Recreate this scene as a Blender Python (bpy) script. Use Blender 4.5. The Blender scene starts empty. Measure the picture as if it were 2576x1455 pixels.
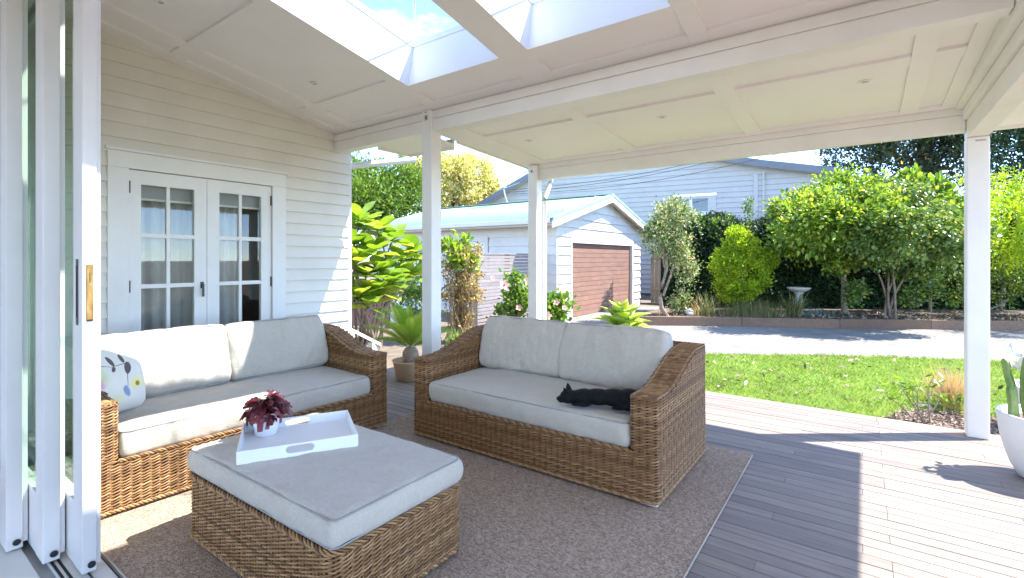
import bpy, bmesh, math, random
import numpy as np
from mathutils import Vector, Matrix, noise

# ------------------------------------------------------------------ camera
rad = math.radians
scene = bpy.context.scene
COL = scene.collection
random.seed(7)
RNG = np.random.default_rng(11)

YAW = rad(35.75)
cam_data = bpy.data.cameras.new('camera')
cam_data.sensor_width = 36.0
cam_data.lens = 36.0 * 1225.0 / 2576.0
cam_data.shift_y = -75.5 / 2576.0
cam_data.clip_start = 0.05
cam_data.clip_end = 2000.0
cam = bpy.data.objects.new('camera', cam_data)
cam.location = (0, 0, 1.4)
cam.rotation_euler = (rad(90), 0, YAW)
COL.objects.link(cam)
scene.camera = cam

# ------------------------------------------------------------------ sky and sun
SUN_H = Vector((0.80, 0.60, 0)).normalized()      # horizontal direction towards the sun
SUN_EL = rad(54.3)
world = bpy.data.worlds.new('World')
scene.world = world
world.use_nodes = True
wn, wl = world.node_tree.nodes, world.node_tree.links
wn.clear()
w_out = wn.new('ShaderNodeOutputWorld')
w_bg = wn.new('ShaderNodeBackground')
w_sky = wn.new('ShaderNodeTexSky')
w_sky.sky_type = 'NISHITA'
w_sky.sun_disc = False
w_sky.sun_elevation = SUN_EL
w_sky.sun_rotation = math.atan2(SUN_H.x, SUN_H.y)
w_sky.air_density = 0.62
w_sky.dust_density = 0.1
w_sky.ozone_density = 1.6
w_sky.altitude = 1800
w_bg.inputs['Strength'].default_value = 0.15
# thin cloud over the whole dome
w_tc = wn.new('ShaderNodeTexCoord')
w_map = wn.new('ShaderNodeMapping'); w_map.inputs['Scale'].default_value = (1.6, 1.6, 4.2)
w_noise = wn.new('ShaderNodeTexNoise'); w_noise.inputs['Scale'].default_value = 1.7
w_noise.inputs['Detail'].default_value = 7; w_noise.inputs['Roughness'].default_value = 0.58
w_ramp = wn.new('ShaderNodeValToRGB')
w_ramp.color_ramp.elements[0].position = 0.54; w_ramp.color_ramp.elements[0].color = (0.0, 0.0, 0.0, 1)
w_ramp.color_ramp.elements[1].position = 0.80; w_ramp.color_ramp.elements[1].color = (0.8, 0.8, 0.8, 1)
w_mix = wn.new('ShaderNodeMixRGB'); w_mix.inputs['Color2'].default_value = (4.8, 4.9, 5.0, 1)
wl.new(w_tc.outputs['Generated'], w_map.inputs['Vector'])
wl.new(w_map.outputs['Vector'], w_noise.inputs['Vector'])
wl.new(w_noise.outputs['Fac'], w_ramp.inputs['Fac'])
wl.new(w_ramp.outputs['Color'], w_mix.inputs['Fac'])
wl.new(w_sky.outputs['Color'], w_mix.inputs['Color1'])
wl.new(w_mix.outputs['Color'], w_bg.inputs['Color'])
wl.new(w_bg.outputs['Background'], w_out.inputs['Surface'])

sun_data = bpy.data.lights.new('sun', 'SUN')
sun_data.energy = 2.2
sun_data.angle = rad(0.55)
sun_data.color = (1.0, 0.955, 0.89)
sun = bpy.data.objects.new('sun', sun_data)
sun_dir = Vector((SUN_H.x * math.cos(SUN_EL), SUN_H.y * math.cos(SUN_EL), math.sin(SUN_EL)))
sun.rotation_euler = sun_dir.to_track_quat('Z', 'Y').to_euler()
sun.location = (8, 8, 20)
COL.objects.link(sun)

scene.view_settings.view_transform = 'Standard'
scene.view_settings.look = 'None'
scene.view_settings.exposure = 2.82
scene.view_settings.gamma = 1.0
scene.view_settings.use_curve_mapping = False
scene.cycles.max_bounces = 10
scene.cycles.diffuse_bounces = 6
scene.cycles.transparent_max_bounces = 16
scene.cycles.sample_clamp_indirect = 8.0
scene.cycles.caustics_reflective = False
scene.cycles.caustics_refractive = False

# pixel (of the 2576 wide view of the photograph) to a point at a given depth
_S, _C = math.sin(YAW), math.cos(YAW)
def at_depth(x, y, d):
    a = (x - 1288.0) / 1225.0
    return Vector(((-_S + _C * a) * d, (_C + _S * a) * d, 1.4 + (652.0 - y) / 1225.0 * d))
def on_ground(x, d, z=-0.12):
    p = at_depth(x, 652, d); p.z = z
    return p

# ------------------------------------------------------------------ materials
MATS = {}
def new_mat(name):
    m = bpy.data.materials.new(name); m.use_nodes = True
    nt = m.node_tree; nt.nodes.clear()
    out = nt.nodes.new('ShaderNodeOutputMaterial')
    MATS[name] = m
    return m, nt, out
def node(nt, kind, **kw):
    n = nt.nodes.new(kind)
    for k, v in kw.items():
        if k.startswith('i_'):
            n.inputs[k[2:].replace('_', ' ')].default_value = v
        else:
            setattr(n, k, v)
    return n
def c4(c): return (c[0], c[1], c[2], 1)
def mixrgb(nt, fac, c1, c2, blend='MIX'):
    n = nt.nodes.new('ShaderNodeMixRGB'); n.blend_type = blend
    for sock, v in ((n.inputs['Fac'], fac), (n.inputs['Color1'], c1), (n.inputs['Color2'], c2)):
        if hasattr(v, 'node'): nt.links.new(v, sock)
        elif isinstance(v, (int, float)): sock.default_value = v
        else: sock.default_value = c4(v)
    return n.outputs['Color']
def ramp(nt, fac, stops):
    n = nt.nodes.new('ShaderNodeValToRGB'); cr = n.color_ramp
    while len(cr.elements) < len(stops): cr.elements.new(0.5)
    for e, (p, c) in zip(cr.elements, stops):
        e.position = p; e.color = c4(c)
    nt.links.new(fac, n.inputs['Fac'])
    return n.outputs['Color']
def nz(nt, scale, detail=4, rough=0.55, vec=None, stretch=None):
    tc = nt.nodes.new('ShaderNodeTexCoord')
    v = tc.outputs['Object'] if vec is None else vec
    if stretch:
        mp = nt.nodes.new('ShaderNodeMapping'); mp.inputs['Scale'].default_value = stretch
        nt.links.new(v, mp.inputs['Vector']); v = mp.outputs['Vector']
    n = nt.nodes.new('ShaderNodeTexNoise')
    n.inputs['Scale'].default_value = scale; n.inputs['Detail'].default_value = detail
    n.inputs['Roughness'].default_value = rough
    nt.links.new(v, n.inputs['Vector'])
    return n.outputs['Fac']
def world_pos(nt):
    g = nt.nodes.new('ShaderNodeNewGeometry'); return g.outputs['Position']
def bump(nt, h, strength=0.3, dist=0.01):
    b = nt.nodes.new('ShaderNodeBump'); b.inputs['Strength'].default_value = strength
    b.inputs['Distance'].default_value = dist
    nt.links.new(h, b.inputs['Height']); return b.outputs['Normal']
def principled(nt, out, col, rough=0.6, normal=None, spec=0.5, metal=0.0, sheen=0.0, coat=0.0):
    p = nt.nodes.new('ShaderNodeBsdfPrincipled')
    if hasattr(col, 'node'): nt.links.new(col, p.inputs['Base Color'])
    else: p.inputs['Base Color'].default_value = c4(col)
    if hasattr(rough, 'node'): nt.links.new(rough, p.inputs['Roughness'])
    else: p.inputs['Roughness'].default_value = rough
    p.inputs['Specular IOR Level'].default_value = spec
    p.inputs['Metallic'].default_value = metal
    p.inputs['Sheen Weight'].default_value = sheen
    p.inputs['Coat Weight'].default_value = coat
    if normal is not None: nt.links.new(normal, p.inputs['Normal'])
    nt.links.new(p.outputs['BSDF'], out.inputs['Surface'])
    return p

def paint(name, col, rough=0.45, var=0.06, dirt=0.0):
    m, nt, out = new_mat(name)
    w = world_pos(nt)
    n1 = nz(nt, 2.2, 5, 0.6, vec=w); n2 = nz(nt, 60, 3, 0.6, vec=w)
    dark = tuple(c * (1 - 2.2 * var) for c in col); lite = tuple(min(1, c * (1 + var)) for c in col)
    c = ramp(nt, n1, [(0.3, dark), (0.55, col), (0.75, lite)])
    if dirt:
        n3 = nz(nt, 9, 8, 0.7, vec=w)
        c = mixrgb(nt, ramp(nt, n3, [(0.56, (0, 0, 0)), (0.8, (dirt,) * 3)]), c, tuple(k * 0.45 for k in col))
    principled(nt, out, c, rough, bump(nt, n2, 0.08, 0.002))
    return m
paint('white_paint', (0.82, 0.795, 0.755), 0.45, 0.03)
paint('ceiling_paint', (0.85, 0.812, 0.79), 0.6, 0.012)
paint('cream_board', (0.78, 0.735, 0.655), 0.42, 0.03, 0.05)
paint('door_white', (0.74, 0.705, 0.665), 0.35, 0.03, 0.04)
paint('bright_white', (0.83, 0.83, 0.82), 0.4, 0.02)
paint('garage_white', (0.66, 0.635, 0.585), 0.5, 0.05, 0.12)
paint('house_white', (0.48, 0.46, 0.44), 0.5, 0.04)
paint('sill_white', (0.72, 0.70, 0.64), 0.45, 0.05, 0.15)
paint('slate_fascia', (0.16, 0.17, 0.20), 0.5, 0.05)
paint('track_grey', (0.33, 0.33, 0.32), 0.4, 0.05)
paint('pipe_white', (0.82, 0.82, 0.82), 0.3, 0.02)
paint('ceramic_white', (0.82, 0.82, 0.82), 0.28, 0.02)
paint('concrete_pot', (0.80, 0.79, 0.77), 0.6, 0.05, 0.08)
paint('mint_roof', (0.235, 0.37, 0.275), 0.75, 0.06)
paint('dark_gap', (0.012, 0.011, 0.010), 0.8, 0.0)
paint('dark_metal', (0.05, 0.045, 0.04), 0.4, 0.05)
paint('rubber_black', (0.008, 0.008, 0.011), 0.45, 0.0)
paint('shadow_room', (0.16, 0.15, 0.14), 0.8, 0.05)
paint('blind_grey', (0.42, 0.43, 0.42), 0.8, 0.04)
paint('foot_white', (0.62, 0.61, 0.58), 0.5, 0.04)
paint('stone_pale', (0.55, 0.52, 0.46), 0.8, 0.12, 0.3)
paint('clay_pot', (0.62, 0.42, 0.24), 0.75, 0.12, 0.3)
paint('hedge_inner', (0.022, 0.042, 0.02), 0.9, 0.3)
paint('zinc', (0.42, 0.40, 0.37), 0.4, 0.1)

def brass():
    m, nt, out = new_mat('brass')
    n = nz(nt, 18, 7, 0.7, stretch=(1, 1, 0.4))
    c = ramp(nt, n, [(0.3, (0.10, 0.055, 0.02)), (0.5, (0.36, 0.20, 0.06)), (0.7, (0.56, 0.36, 0.13))])
    principled(nt, out, c, 0.42, bump(nt, n, 0.2, 0.002), metal=0.75)
brass()

def wood_mat(name, stops, rough=0.7, axis=0, objvar=0.25, fine=60, wet=0.0):
    m, nt, out = new_mat(name)
    oi = node(nt, 'ShaderNodeObjectInfo')
    w = world_pos(nt)
    add = nt.nodes.new('ShaderNodeVectorMath'); add.operation = 'ADD'
    comb = nt.nodes.new('ShaderNodeCombineXYZ')
    mul = nt.nodes.new('ShaderNodeMath'); mul.operation = 'MULTIPLY'; mul.inputs[1].default_value = 37.0
    nt.links.new(oi.outputs['Random'], mul.inputs[0])
    for k in range(3): nt.links.new(mul.outputs[0], comb.inputs[k])
    nt.links.new(w, add.inputs[0]); nt.links.new(comb.outputs[0], add.inputs[1])
    st = [9.0, 9.0, 9.0]; st[axis] = 0.35
    g = nz(nt, fine / 9.0, 8, 0.66, vec=add.outputs[0], stretch=tuple(st))
    st2 = [1.5, 1.5, 1.5]; st2[axis] = 0.9
    blot = nz(nt, 2.4, 5, 0.6, vec=add.outputs[0], stretch=tuple(st2))
    c = ramp(nt, g, stops)
    lo = 1 - objvar; hi = 1 + objvar * 0.7
    tint = ramp(nt, oi.outputs['Random'], [(0.0, (lo, lo, lo * 1.02)), (0.5, (1, 0.99, 0.99)), (1.0, (hi, hi * 0.985, hi * 0.96))])
    c = mixrgb(nt, 1.0, c, tint, 'MULTIPLY')
    c = mixrgb(nt, 1.0, c, ramp(nt, blot, [(0.3, (0.82, 0.83, 0.86)), (0.7, (1.1, 1.08, 1.05))]), 'MULTIPLY')
    principled(nt, out, c, rough, bump(nt, g, 0.25, 0.004), spec=0.35)
wood_mat('deck_wood', [(0.25, (0.20, 0.163, 0.137)), (0.5, (0.262, 0.219, 0.188)), (0.75, (0.325, 0.277, 0.242))], 0.62, 0, 0.17)
wood_mat('deck_new', [(0.25, (0.40, 0.24, 0.16)), (0.5, (0.52, 0.34, 0.24)), (0.75, (0.60, 0.43, 0.32))], 0.62, 0, 0.1)
wood_mat('sleeper_wood', [(0.25, (0.15, 0.088, 0.052)), (0.5, (0.225, 0.14, 0.09)), (0.75, (0.30, 0.20, 0.14))], 0.85, 0, 0.3)
wood_mat('screen_wood', [(0.25, (0.20, 0.165, 0.155)), (0.5, (0.265, 0.225, 0.21)), (0.75, (0.33, 0.285, 0.265))], 0.8, 0, 0.15)
wood_mat('fence_wood', [(0.25, (0.30, 0.25, 0.19)), (0.5, (0.42, 0.35, 0.27)), (0.75, (0.50, 0.43, 0.34))], 0.85, 2, 0.2)
wood_mat('garage_plank', [(0.25, (0.22, 0.128, 0.098)), (0.5, (0.26, 0.155, 0.12)), (0.75, (0.30, 0.185, 0.145))], 0.6, 1, 0.06)
wood_mat('maroon_gate', [(0.25, (0.22, 0.11, 0.10)), (0.5, (0.28, 0.15, 0.14)), (0.75, (0.33, 0.19, 0.17))], 0.8, 2, 0.12)
wood_mat('floor_wood', [(0.25, (0.16, 0.08, 0.05)), (0.5, (0.22, 0.12, 0.08)), (0.75, (0.28, 0.16, 0.1))], 0.4, 0, 0.2)

def island_mat(name, stops, rough=0.55, translucent=0.0, spec=0.4, noise_var=0.25, tcol=None, bump_s=0.0, nscale=14):
    """colour picked per loose piece (leaf, strand, blade)"""
    m, nt, out = new_mat(name)
    g = nt.nodes.new('ShaderNodeNewGeometry')
    c = ramp(nt, g.outputs['Random Per Island'], stops)
    n = nz(nt, nscale, 4, 0.6)
    v = noise_var
    c = mixrgb(nt, 1.0, c, ramp(nt, n, [(0.3, (1 - v,) * 3), (0.7, (1 + v,) * 3)]), 'MULTIPLY')
    p = principled(nt, out, c, rough, spec=spec, normal=bump(nt, n, bump_s, 0.002) if bump_s else None)
    if translucent > 0:
        t = nt.nodes.new('ShaderNodeBsdfTranslucent')
        tc = mixrgb(nt, 1.0, c, tcol or (1.5, 1.45, 0.7), 'MULTIPLY')
        nt.links.new(tc, t.inputs['Color'])
        mx = nt.nodes.new('ShaderNodeMixShader'); mx.inputs['Fac'].default_value = translucent
        nt.links.new(p.outputs['BSDF'], mx.inputs[1]); nt.links.new(t.outputs['BSDF'], mx.inputs[2])
        nt.links.new(mx.outputs['Shader'], out.inputs['Surface'])
    return m
island_mat('wicker', [(0.0, (0.145, 0.066, 0.023)), (0.3, (0.225, 0.113, 0.041)), (0.7, (0.30, 0.160, 0.063)), (1.0, (0.40, 0.235, 0.105))], 0.48, 0, 0.45, 0.22, nscale=30)
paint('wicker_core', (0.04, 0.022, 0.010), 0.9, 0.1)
island_mat('grass_blade', [(0.0, (0.10, 0.19, 0.03)), (0.4, (0.18, 0.30, 0.045)), (0.75, (0.28, 0.39, 0.07)), (0.92, (0.44, 0.44, 0.17)), (1.0, (0.50, 0.42, 0.26))], 0.55, 0.35, 0.25, 0.32, nscale=2.6)
island_mat('leaf_lime', [(0.0, (0.20, 0.34, 0.02)), (0.5, (0.34, 0.48, 0.025)), (1.0, (0.55, 0.62, 0.05))], 0.45, 0.4, 0.4, 0.34, nscale=2.8)
island_mat('leaf_hedge', [(0.0, (0.020, 0.050, 0.022)), (0.6, (0.035, 0.080, 0.030)), (1.0, (0.07, 0.13, 0.045))], 0.42, 0.15, 0.4, 0.34, nscale=2.8)
island_mat('leaf_mid', [(0.0, (0.06, 0.13, 0.03)), (0.5, (0.13, 0.22, 0.045)), (0.9, (0.26, 0.33, 0.09)), (1.0, (0.50, 0.44, 0.10))], 0.36, 0.35, 0.6, 0.34, nscale=2.8)
island_mat('leaf_yellowgreen', [(0.0, (0.06, 0.13, 0.02)), (0.4, (0.15, 0.26, 0.03)), (0.8, (0.30, 0.41, 0.05)), (0.97, (0.46, 0.50, 0.08)), (1.0, (0.60, 0.48, 0.10))], 0.38, 0.42, 0.6, 0.34, nscale=2.8)
island_mat('leaf_varieg', [(0.0, (0.06, 0.12, 0.035)), (0.35, (0.13, 0.21, 0.06)), (0.65, (0.36, 0.40, 0.20)), (0.97, (0.60, 0.57, 0.38)), (1.0, (0.55, 0.26, 0.18))], 0.45, 0.3, 0.4, 0.34, nscale=2.8)
island_mat('leaf_dark', [(0.0, (0.025, 0.05, 0.025)), (0.6, (0.045, 0.085, 0.035)), (0.93, (0.08, 0.12, 0.05)), (1.0, (0.20, 0.12, 0.08))], 0.42, 0.2)
island_mat('leaf_tree', [(0.0, (0.06, 0.13, 0.02)), (0.5, (0.12, 0.22, 0.03)), (1.0, (0.25, 0.33, 0.07))], 0.42, 0.35, 0.4, 0.34, nscale=2.8)
island_mat('leaf_blossom', [(0.0, (0.16, 0.26, 0.03)), (0.25, (0.40, 0.44, 0.08)), (0.45, (0.68, 0.60, 0.30)), (1.0, (0.84, 0.74, 0.52))], 0.5, 0.35, 0.3)
island_mat('leaf_big', [(0.0, (0.13, 0.26, 0.03)), (0.6, (0.24, 0.38, 0.04)), (1.0, (0.40, 0.48, 0.07))], 0.32, 0.4, 0.6)
island_mat('leaf_cycad', [(0.0, (0.14, 0.26, 0.03)), (0.6, (0.24, 0.36, 0.04)), (1.0, (0.36, 0.44, 0.07))], 0.4, 0.3, 0.5)
island_mat('leaf_agave', [(0.0, (0.30, 0.45, 0.08)), (0.6, (0.40, 0.54, 0.09)), (1.0, (0.50, 0.60, 0.13))], 0.4, 0.3, 0.4, 0.12, nscale=4)
island_mat('leaf_dry', [(0.0, (0.24, 0.15, 0.07)), (0.5, (0.40, 0.27, 0.12)), (0.85, (0.55, 0.42, 0.18)), (1.0, (0.5, 0.5, 0.1))], 0.7, 0.25)
island_mat('leaf_flax', [(0.0, (0.10, 0.12, 0.04)), (0.5, (0.18, 0.20, 0.07)), (1.0, (0.32, 0.27, 0.12))], 0.5, 0.2)
island_mat('leaf_blue', [(0.0, (0.16, 0.22, 0.20)), (1.0, (0.30, 0.38, 0.36))], 0.6, 0.2)
island_mat('leaf_hibiscus', [(0.0, (0.08, 0.18, 0.03)), (0.6, (0.18, 0.30, 0.05)), (1.0, (0.32, 0.40, 0.10))], 0.36, 0.35, 0.5)
island_mat('petal_pink', [(0.0, (0.72, 0.42, 0.38)), (1.0, (0.82, 0.56, 0.50))], 0.6, 0.4, 0.2, tcol=(1.1, 1.0, 1.0))
island_mat('petal_heart', [(0.0, (0.55, 0.03, 0.06)), (1.0, (0.6, 0.06, 0.08))], 0.6)
island_mat('chip_mulch', [(0.0, (0.12, 0.075, 0.055)), (0.4, (0.24, 0.17, 0.14)), (0.8, (0.38, 0.29, 0.24)), (1.0, (0.50, 0.40, 0.32))], 0.9)
island_mat('leaf_litter', [(0.0, (0.10, 0.065, 0.045)), (0.5, (0.26, 0.18, 0.12)), (0.9, (0.45, 0.33, 0.22)), (1.0, (0.5, 0.42, 0.3))], 0.9)
island_mat('bark', [(0.0, (0.20, 0.14, 0.10)), (0.5, (0.30, 0.23, 0.17)), (1.0, (0.36, 0.29, 0.22))], 0.9, bump_s=0.6, noise_var=0.35, nscale=22)
island_mat('bark_dark', [(0.0, (0.06, 0.045, 0.035)), (1.0, (0.13, 0.10, 0.075))], 0.9, bump_s=0.6, noise_var=0.3, nscale=12)
island_mat('stem_green', [(0.0, (0.20, 0.26, 0.08)), (1.0, (0.30, 0.30, 0.12))], 0.6)
island_mat('stem_dry', [(0.0, (0.22, 0.13, 0.06)), (0.5, (0.36, 0.24, 0.12)), (1.0, (0.50, 0.36, 0.2))], 0.8)
island_mat('dry_grass', [(0.0, (0.45, 0.30, 0.18)), (1.0, (0.66, 0.50, 0.34))], 0.8, 0.3)

def begonia():
    m, nt, out = new_mat('leaf_begonia')
    g = nt.nodes.new('ShaderNodeNewGeometry')
    tc = nt.nodes.new('ShaderNodeTexCoord')
    vein = nt.nodes.new('ShaderNodeTexVoronoi'); vein.feature = 'DISTANCE_TO_EDGE'; vein.inputs['Scale'].default_value = 46
    nt.links.new(tc.outputs['Object'], vein.inputs['Vector'])
    oi = nt.nodes.new('ShaderNodeObjectInfo')
    c = ramp(nt, oi.outputs['Random'], [(0.0, (0.028, 0.007, 0.011)), (0.5, (0.065, 0.010, 0.017)), (0.85, (0.12, 0.018, 0.028)), (1.0, (0.32, 0.06, 0.07))])
    c = mixrgb(nt, ramp(nt, vein.outputs['Distance'], [(0.0, (0.75,) * 3), (0.10, (0.0,) * 3)]), c, (0.17, 0.05, 0.06))
    n = nz(nt, 30, 3, 0.6)
    p = principled(nt, out, c, 0.33, bump(nt, n, 0.5, 0.004), spec=0.6)
    t = nt.nodes.new('ShaderNodeBsdfTranslucent'); t.inputs['Color'].default_value = (0.40, 0.03, 0.04, 1)
    mx = nt.nodes.new('ShaderNodeMixShader'); mx.inputs['Fac'].default_value = 0.18
    nt.links.new(p.outputs['BSDF'], mx.inputs[1]); nt.links.new(t.outputs['BSDF'], mx.inputs[2])
    nt.links.new(mx.outputs['Shader'], out.inputs['Surface'])
begonia()

def fabric(name, col, scale=420, rough=0.85, sheen=0.25):
    m, nt, out = new_mat(name)
    tc = nt.nodes.new('ShaderNodeTexCoord')
    wv = []
    for ax in ('X', 'Y', 'Z'):
        w = nt.nodes.new('ShaderNodeTexWave'); w.bands_direction = ax
        w.inputs['Scale'].default_value = scale / 6.28; w.inputs['Distortion'].default_value = 1.6
        w.inputs['Detail'].default_value = 2; w.inputs['Detail Scale'].default_value = 2.0
        nt.links.new(tc.outputs['Object'], w.inputs['Vector']); wv.append(w.outputs['Fac'])
    a = nt.nodes.new('ShaderNodeMath'); a.operation = 'ADD'; nt.links.new(wv[0], a.inputs[0]); nt.links.new(wv[1], a.inputs[1])
    b = nt.nodes.new('ShaderNodeMath'); b.operation = 'ADD'; nt.links.new(a.outputs[0], b.inputs[0]); nt.links.new(wv[2], b.inputs[1])
    slub = nz(nt, 60, 5, 0.7, stretch=(0.7, 1.6, 1.6)); big = nz(nt, 3.0, 4, 0.6)
    d = tuple(k * 0.90 for k in col); l = tuple(min(1, k * 1.07) for k in col)
    c = ramp(nt, slub, [(0.3, d), (0.5, col), (0.72, l)])
    c = mixrgb(nt, 1.0, c, ramp(nt, big, [(0.3, (0.94, 0.94, 0.93)), (0.7, (1.04, 1.04, 1.04))]), 'MULTIPLY')
    cr = nz(nt, 6.5, 5, 0.55, stretch=(1.0, 1.6, 0.8))
    rg = nt.nodes.new('ShaderNodeMath'); rg.operation = 'SUBTRACT'; nt.links.new(cr, rg.inputs[0]); rg.inputs[1].default_value = 0.5
    ab = nt.nodes.new('ShaderNodeMath'); ab.operation = 'ABSOLUTE'; nt.links.new(rg.outputs[0], ab.inputs[0])
    b1 = nt.nodes.new('ShaderNodeBump'); b1.inputs['Strength'].default_value = 0.35; b1.inputs['Distance'].default_value = 0.03
    nt.links.new(ab.outputs[0], b1.inputs['Height'])
    b2 = nt.nodes.new('ShaderNodeBump'); b2.inputs['Strength'].default_value = 0.25; b2.inputs['Distance'].default_value = 0.002
    nt.links.new(b.outputs[0], b2.inputs['Height']); nt.links.new(b1.outputs['Normal'], b2.inputs['Normal'])
    principled(nt, out, c, rough, b2.outputs['Normal'], spec=0.2, sheen=sheen)
fabric('cushion_grey', (0.50, 0.448, 0.366))
fabric('piping_grey', (0.31, 0.29, 0.265))
fabric('curtain_grey', (0.50, 0.48, 0.46), 200)

def rug_mat():
    m, nt, out = new_mat('rug_weave')
    tc = nt.nodes.new('ShaderNodeTexCoord')
    vor = nt.nodes.new('ShaderNodeTexVoronoi'); vor.inputs['Scale'].default_value = 95; vor.inputs['Randomness'].default_value = 0.75
    mp = nt.nodes.new('ShaderNodeMapping'); mp.inputs['Scale'].default_value = (1, 1.5, 1)
    nt.links.new(tc.outputs['Object'], mp.inputs['Vector']); nt.links.new(mp.outputs['Vector'], vor.inputs['Vector'])
    n1 = nz(nt, 55, 6, 0.75); n2 = nz(nt, 2.0, 5, 0.6)
    hs = nt.nodes.new('ShaderNodeSeparateColor'); nt.links.new(vor.outputs['Color'], hs.inputs['Color'])
    c = ramp(nt, hs.outputs['Red'], [(0.0, (0.25, 0.18, 0.127)), (0.5, (0.36, 0.275, 0.203)), (1.0, (0.48, 0.385, 0.295))])
    c = mixrgb(nt, 1.0, c, ramp(nt, n1, [(0.3, (0.78, 0.77, 0.76)), (0.7, (1.2, 1.2, 1.2))]), 'MULTIPLY')
    c = mixrgb(nt, 1.0, c, ramp(nt, n2, [(0.3, (0.93,) * 3), (0.7, (1.06,) * 3)]), 'MULTIPLY')
    principled(nt, out, c, 0.95, bump(nt, vor.outputs['Distance'], 0.7, 0.004), spec=0.1)
rug_mat()
paint('rug_edge', (0.40, 0.33, 0.27), 0.9, 0.1)

def ground_mat(name, stops, scale, fine=90, rough=0.95, bs=0.5, big=0.25):
    m, nt, out = new_mat(name)
    w = world_pos(nt)
    n1 = nz(nt, scale, 8, 0.68, vec=w); n2 = nz(nt, fine, 4, 0.7, vec=w); n3 = nz(nt, 0.5, 4, 0.6, vec=w)
    c = ramp(nt, n1, stops)
    c = mixrgb(nt, 1.0, c, ramp(nt, n2, [(0.3, (0.72,) * 3), (0.7, (1.25,) * 3)]), 'MULTIPLY')
    c = mixrgb(nt, 1.0, c, ramp(nt, n3, [(0.3, (1 - big,) * 3), (0.7, (1 + big * 0.6,) * 3)]), 'MULTIPLY')
    principled(nt, out, c, rough, bump(nt, n2, bs, 0.01), spec=0.2)
ground_mat('soil', [(0.3, (0.13, 0.10, 0.075)), (0.55, (0.22, 0.175, 0.13)), (0.8, (0.32, 0.26, 0.19))], 3.0)
ground_mat('bed_soil', [(0.3, (0.09, 0.07, 0.055)), (0.55, (0.17, 0.13, 0.10)), (0.8, (0.28, 0.22, 0.17))], 6.0)
ground_mat('aggregate', [(0.3, (0.19, 0.178, 0.162)), (0.5, (0.25, 0.235, 0.215)), (0.8, (0.30, 0.283, 0.26))], 4.0, 55, 0.9, 0.6, 0.16)
ground_mat('turf', [(0.3, (0.09, 0.15, 0.025)), (0.55, (0.14, 0.22, 0.035)), (0.8, (0.22, 0.24, 0.07))], 3.0, 60)

def glass(name, tint=(0.93, 0.97, 0.95), ior=1.45, rough=0.0):
    m, nt, out = new_mat(name)
    tr = nt.nodes.new('ShaderNodeBsdfTransparent'); tr.inputs['Color'].default_value = c4(tint)
    gl = nt.nodes.new('ShaderNodeBsdfGlossy'); gl.inputs['Roughness'].default_value = rough
    lw = nt.nodes.new('ShaderNodeLayerWeight'); lw.inputs['Blend'].default_value = 0.5
    pw = nt.nodes.new('ShaderNodeMath'); pw.operation = 'POWER'; pw.inputs[1].default_value = 5.0
    nt.links.new(lw.outputs['Facing'], pw.inputs[0])
    f0 = ((ior - 1) / (ior + 1)) ** 2
    fr = nt.nodes.new('ShaderNodeMath'); fr.operation = 'MULTIPLY_ADD'; fr.inputs[1].default_value = 1 - f0; fr.inputs[2].default_value = f0
    nt.links.new(pw.outputs[0], fr.inputs[0])
    mx = nt.nodes.new('ShaderNodeMixShader')
    nt.links.new(fr.outputs[0], mx.inputs['Fac']); nt.links.new(tr.outputs[0], mx.inputs[1]); nt.links.new(gl.outputs[0], mx.inputs[2])
    nt.links.new(mx.outputs[0], out.inputs['Surface'])
glass('glass_clear', (0.95, 0.975, 0.965))
glass('glass_door', (0.86, 0.94, 0.89), 1.5)
glass('glass_window', (0.55, 0.58, 0.58), 1.9)
glass('glass_roof', (0.90, 0.95, 0.98), 1.35)

def cat_fur():
    m, nt, out = new_mat('cat_fur')
    n = nz(nt, 160, 6, 0.7, stretch=(0.35, 1, 1))
    c = ramp(nt, n, [(0.3, (0.0022, 0.0022, 0.0026)), (0.75, (0.008, 0.0075, 0.0075))])
    principled(nt, out, c, 0.6, bump(nt, n, 0.7, 0.006), spec=0.18)
cat_fur()
island_mat('cat_hair', [(0.0, (0.002, 0.002, 0.0025)), (1.0, (0.009, 0.0085, 0.0085))], 0.5, 0, 0.25)

def cactus():
    m, nt, out = new_mat('cactus')
    n = nz(nt, 9, 5, 0.6); n2 = nz(nt, 60, 3, 0.6)
    c = ramp(nt, n, [(0.35, (0.12, 0.22, 0.06)), (0.6, (0.24, 0.33, 0.10)), (0.8, (0.42, 0.36, 0.16))])
    principled(nt, out, c, 0.55, bump(nt, n2, 0.3, 0.004))
cactus()

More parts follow.
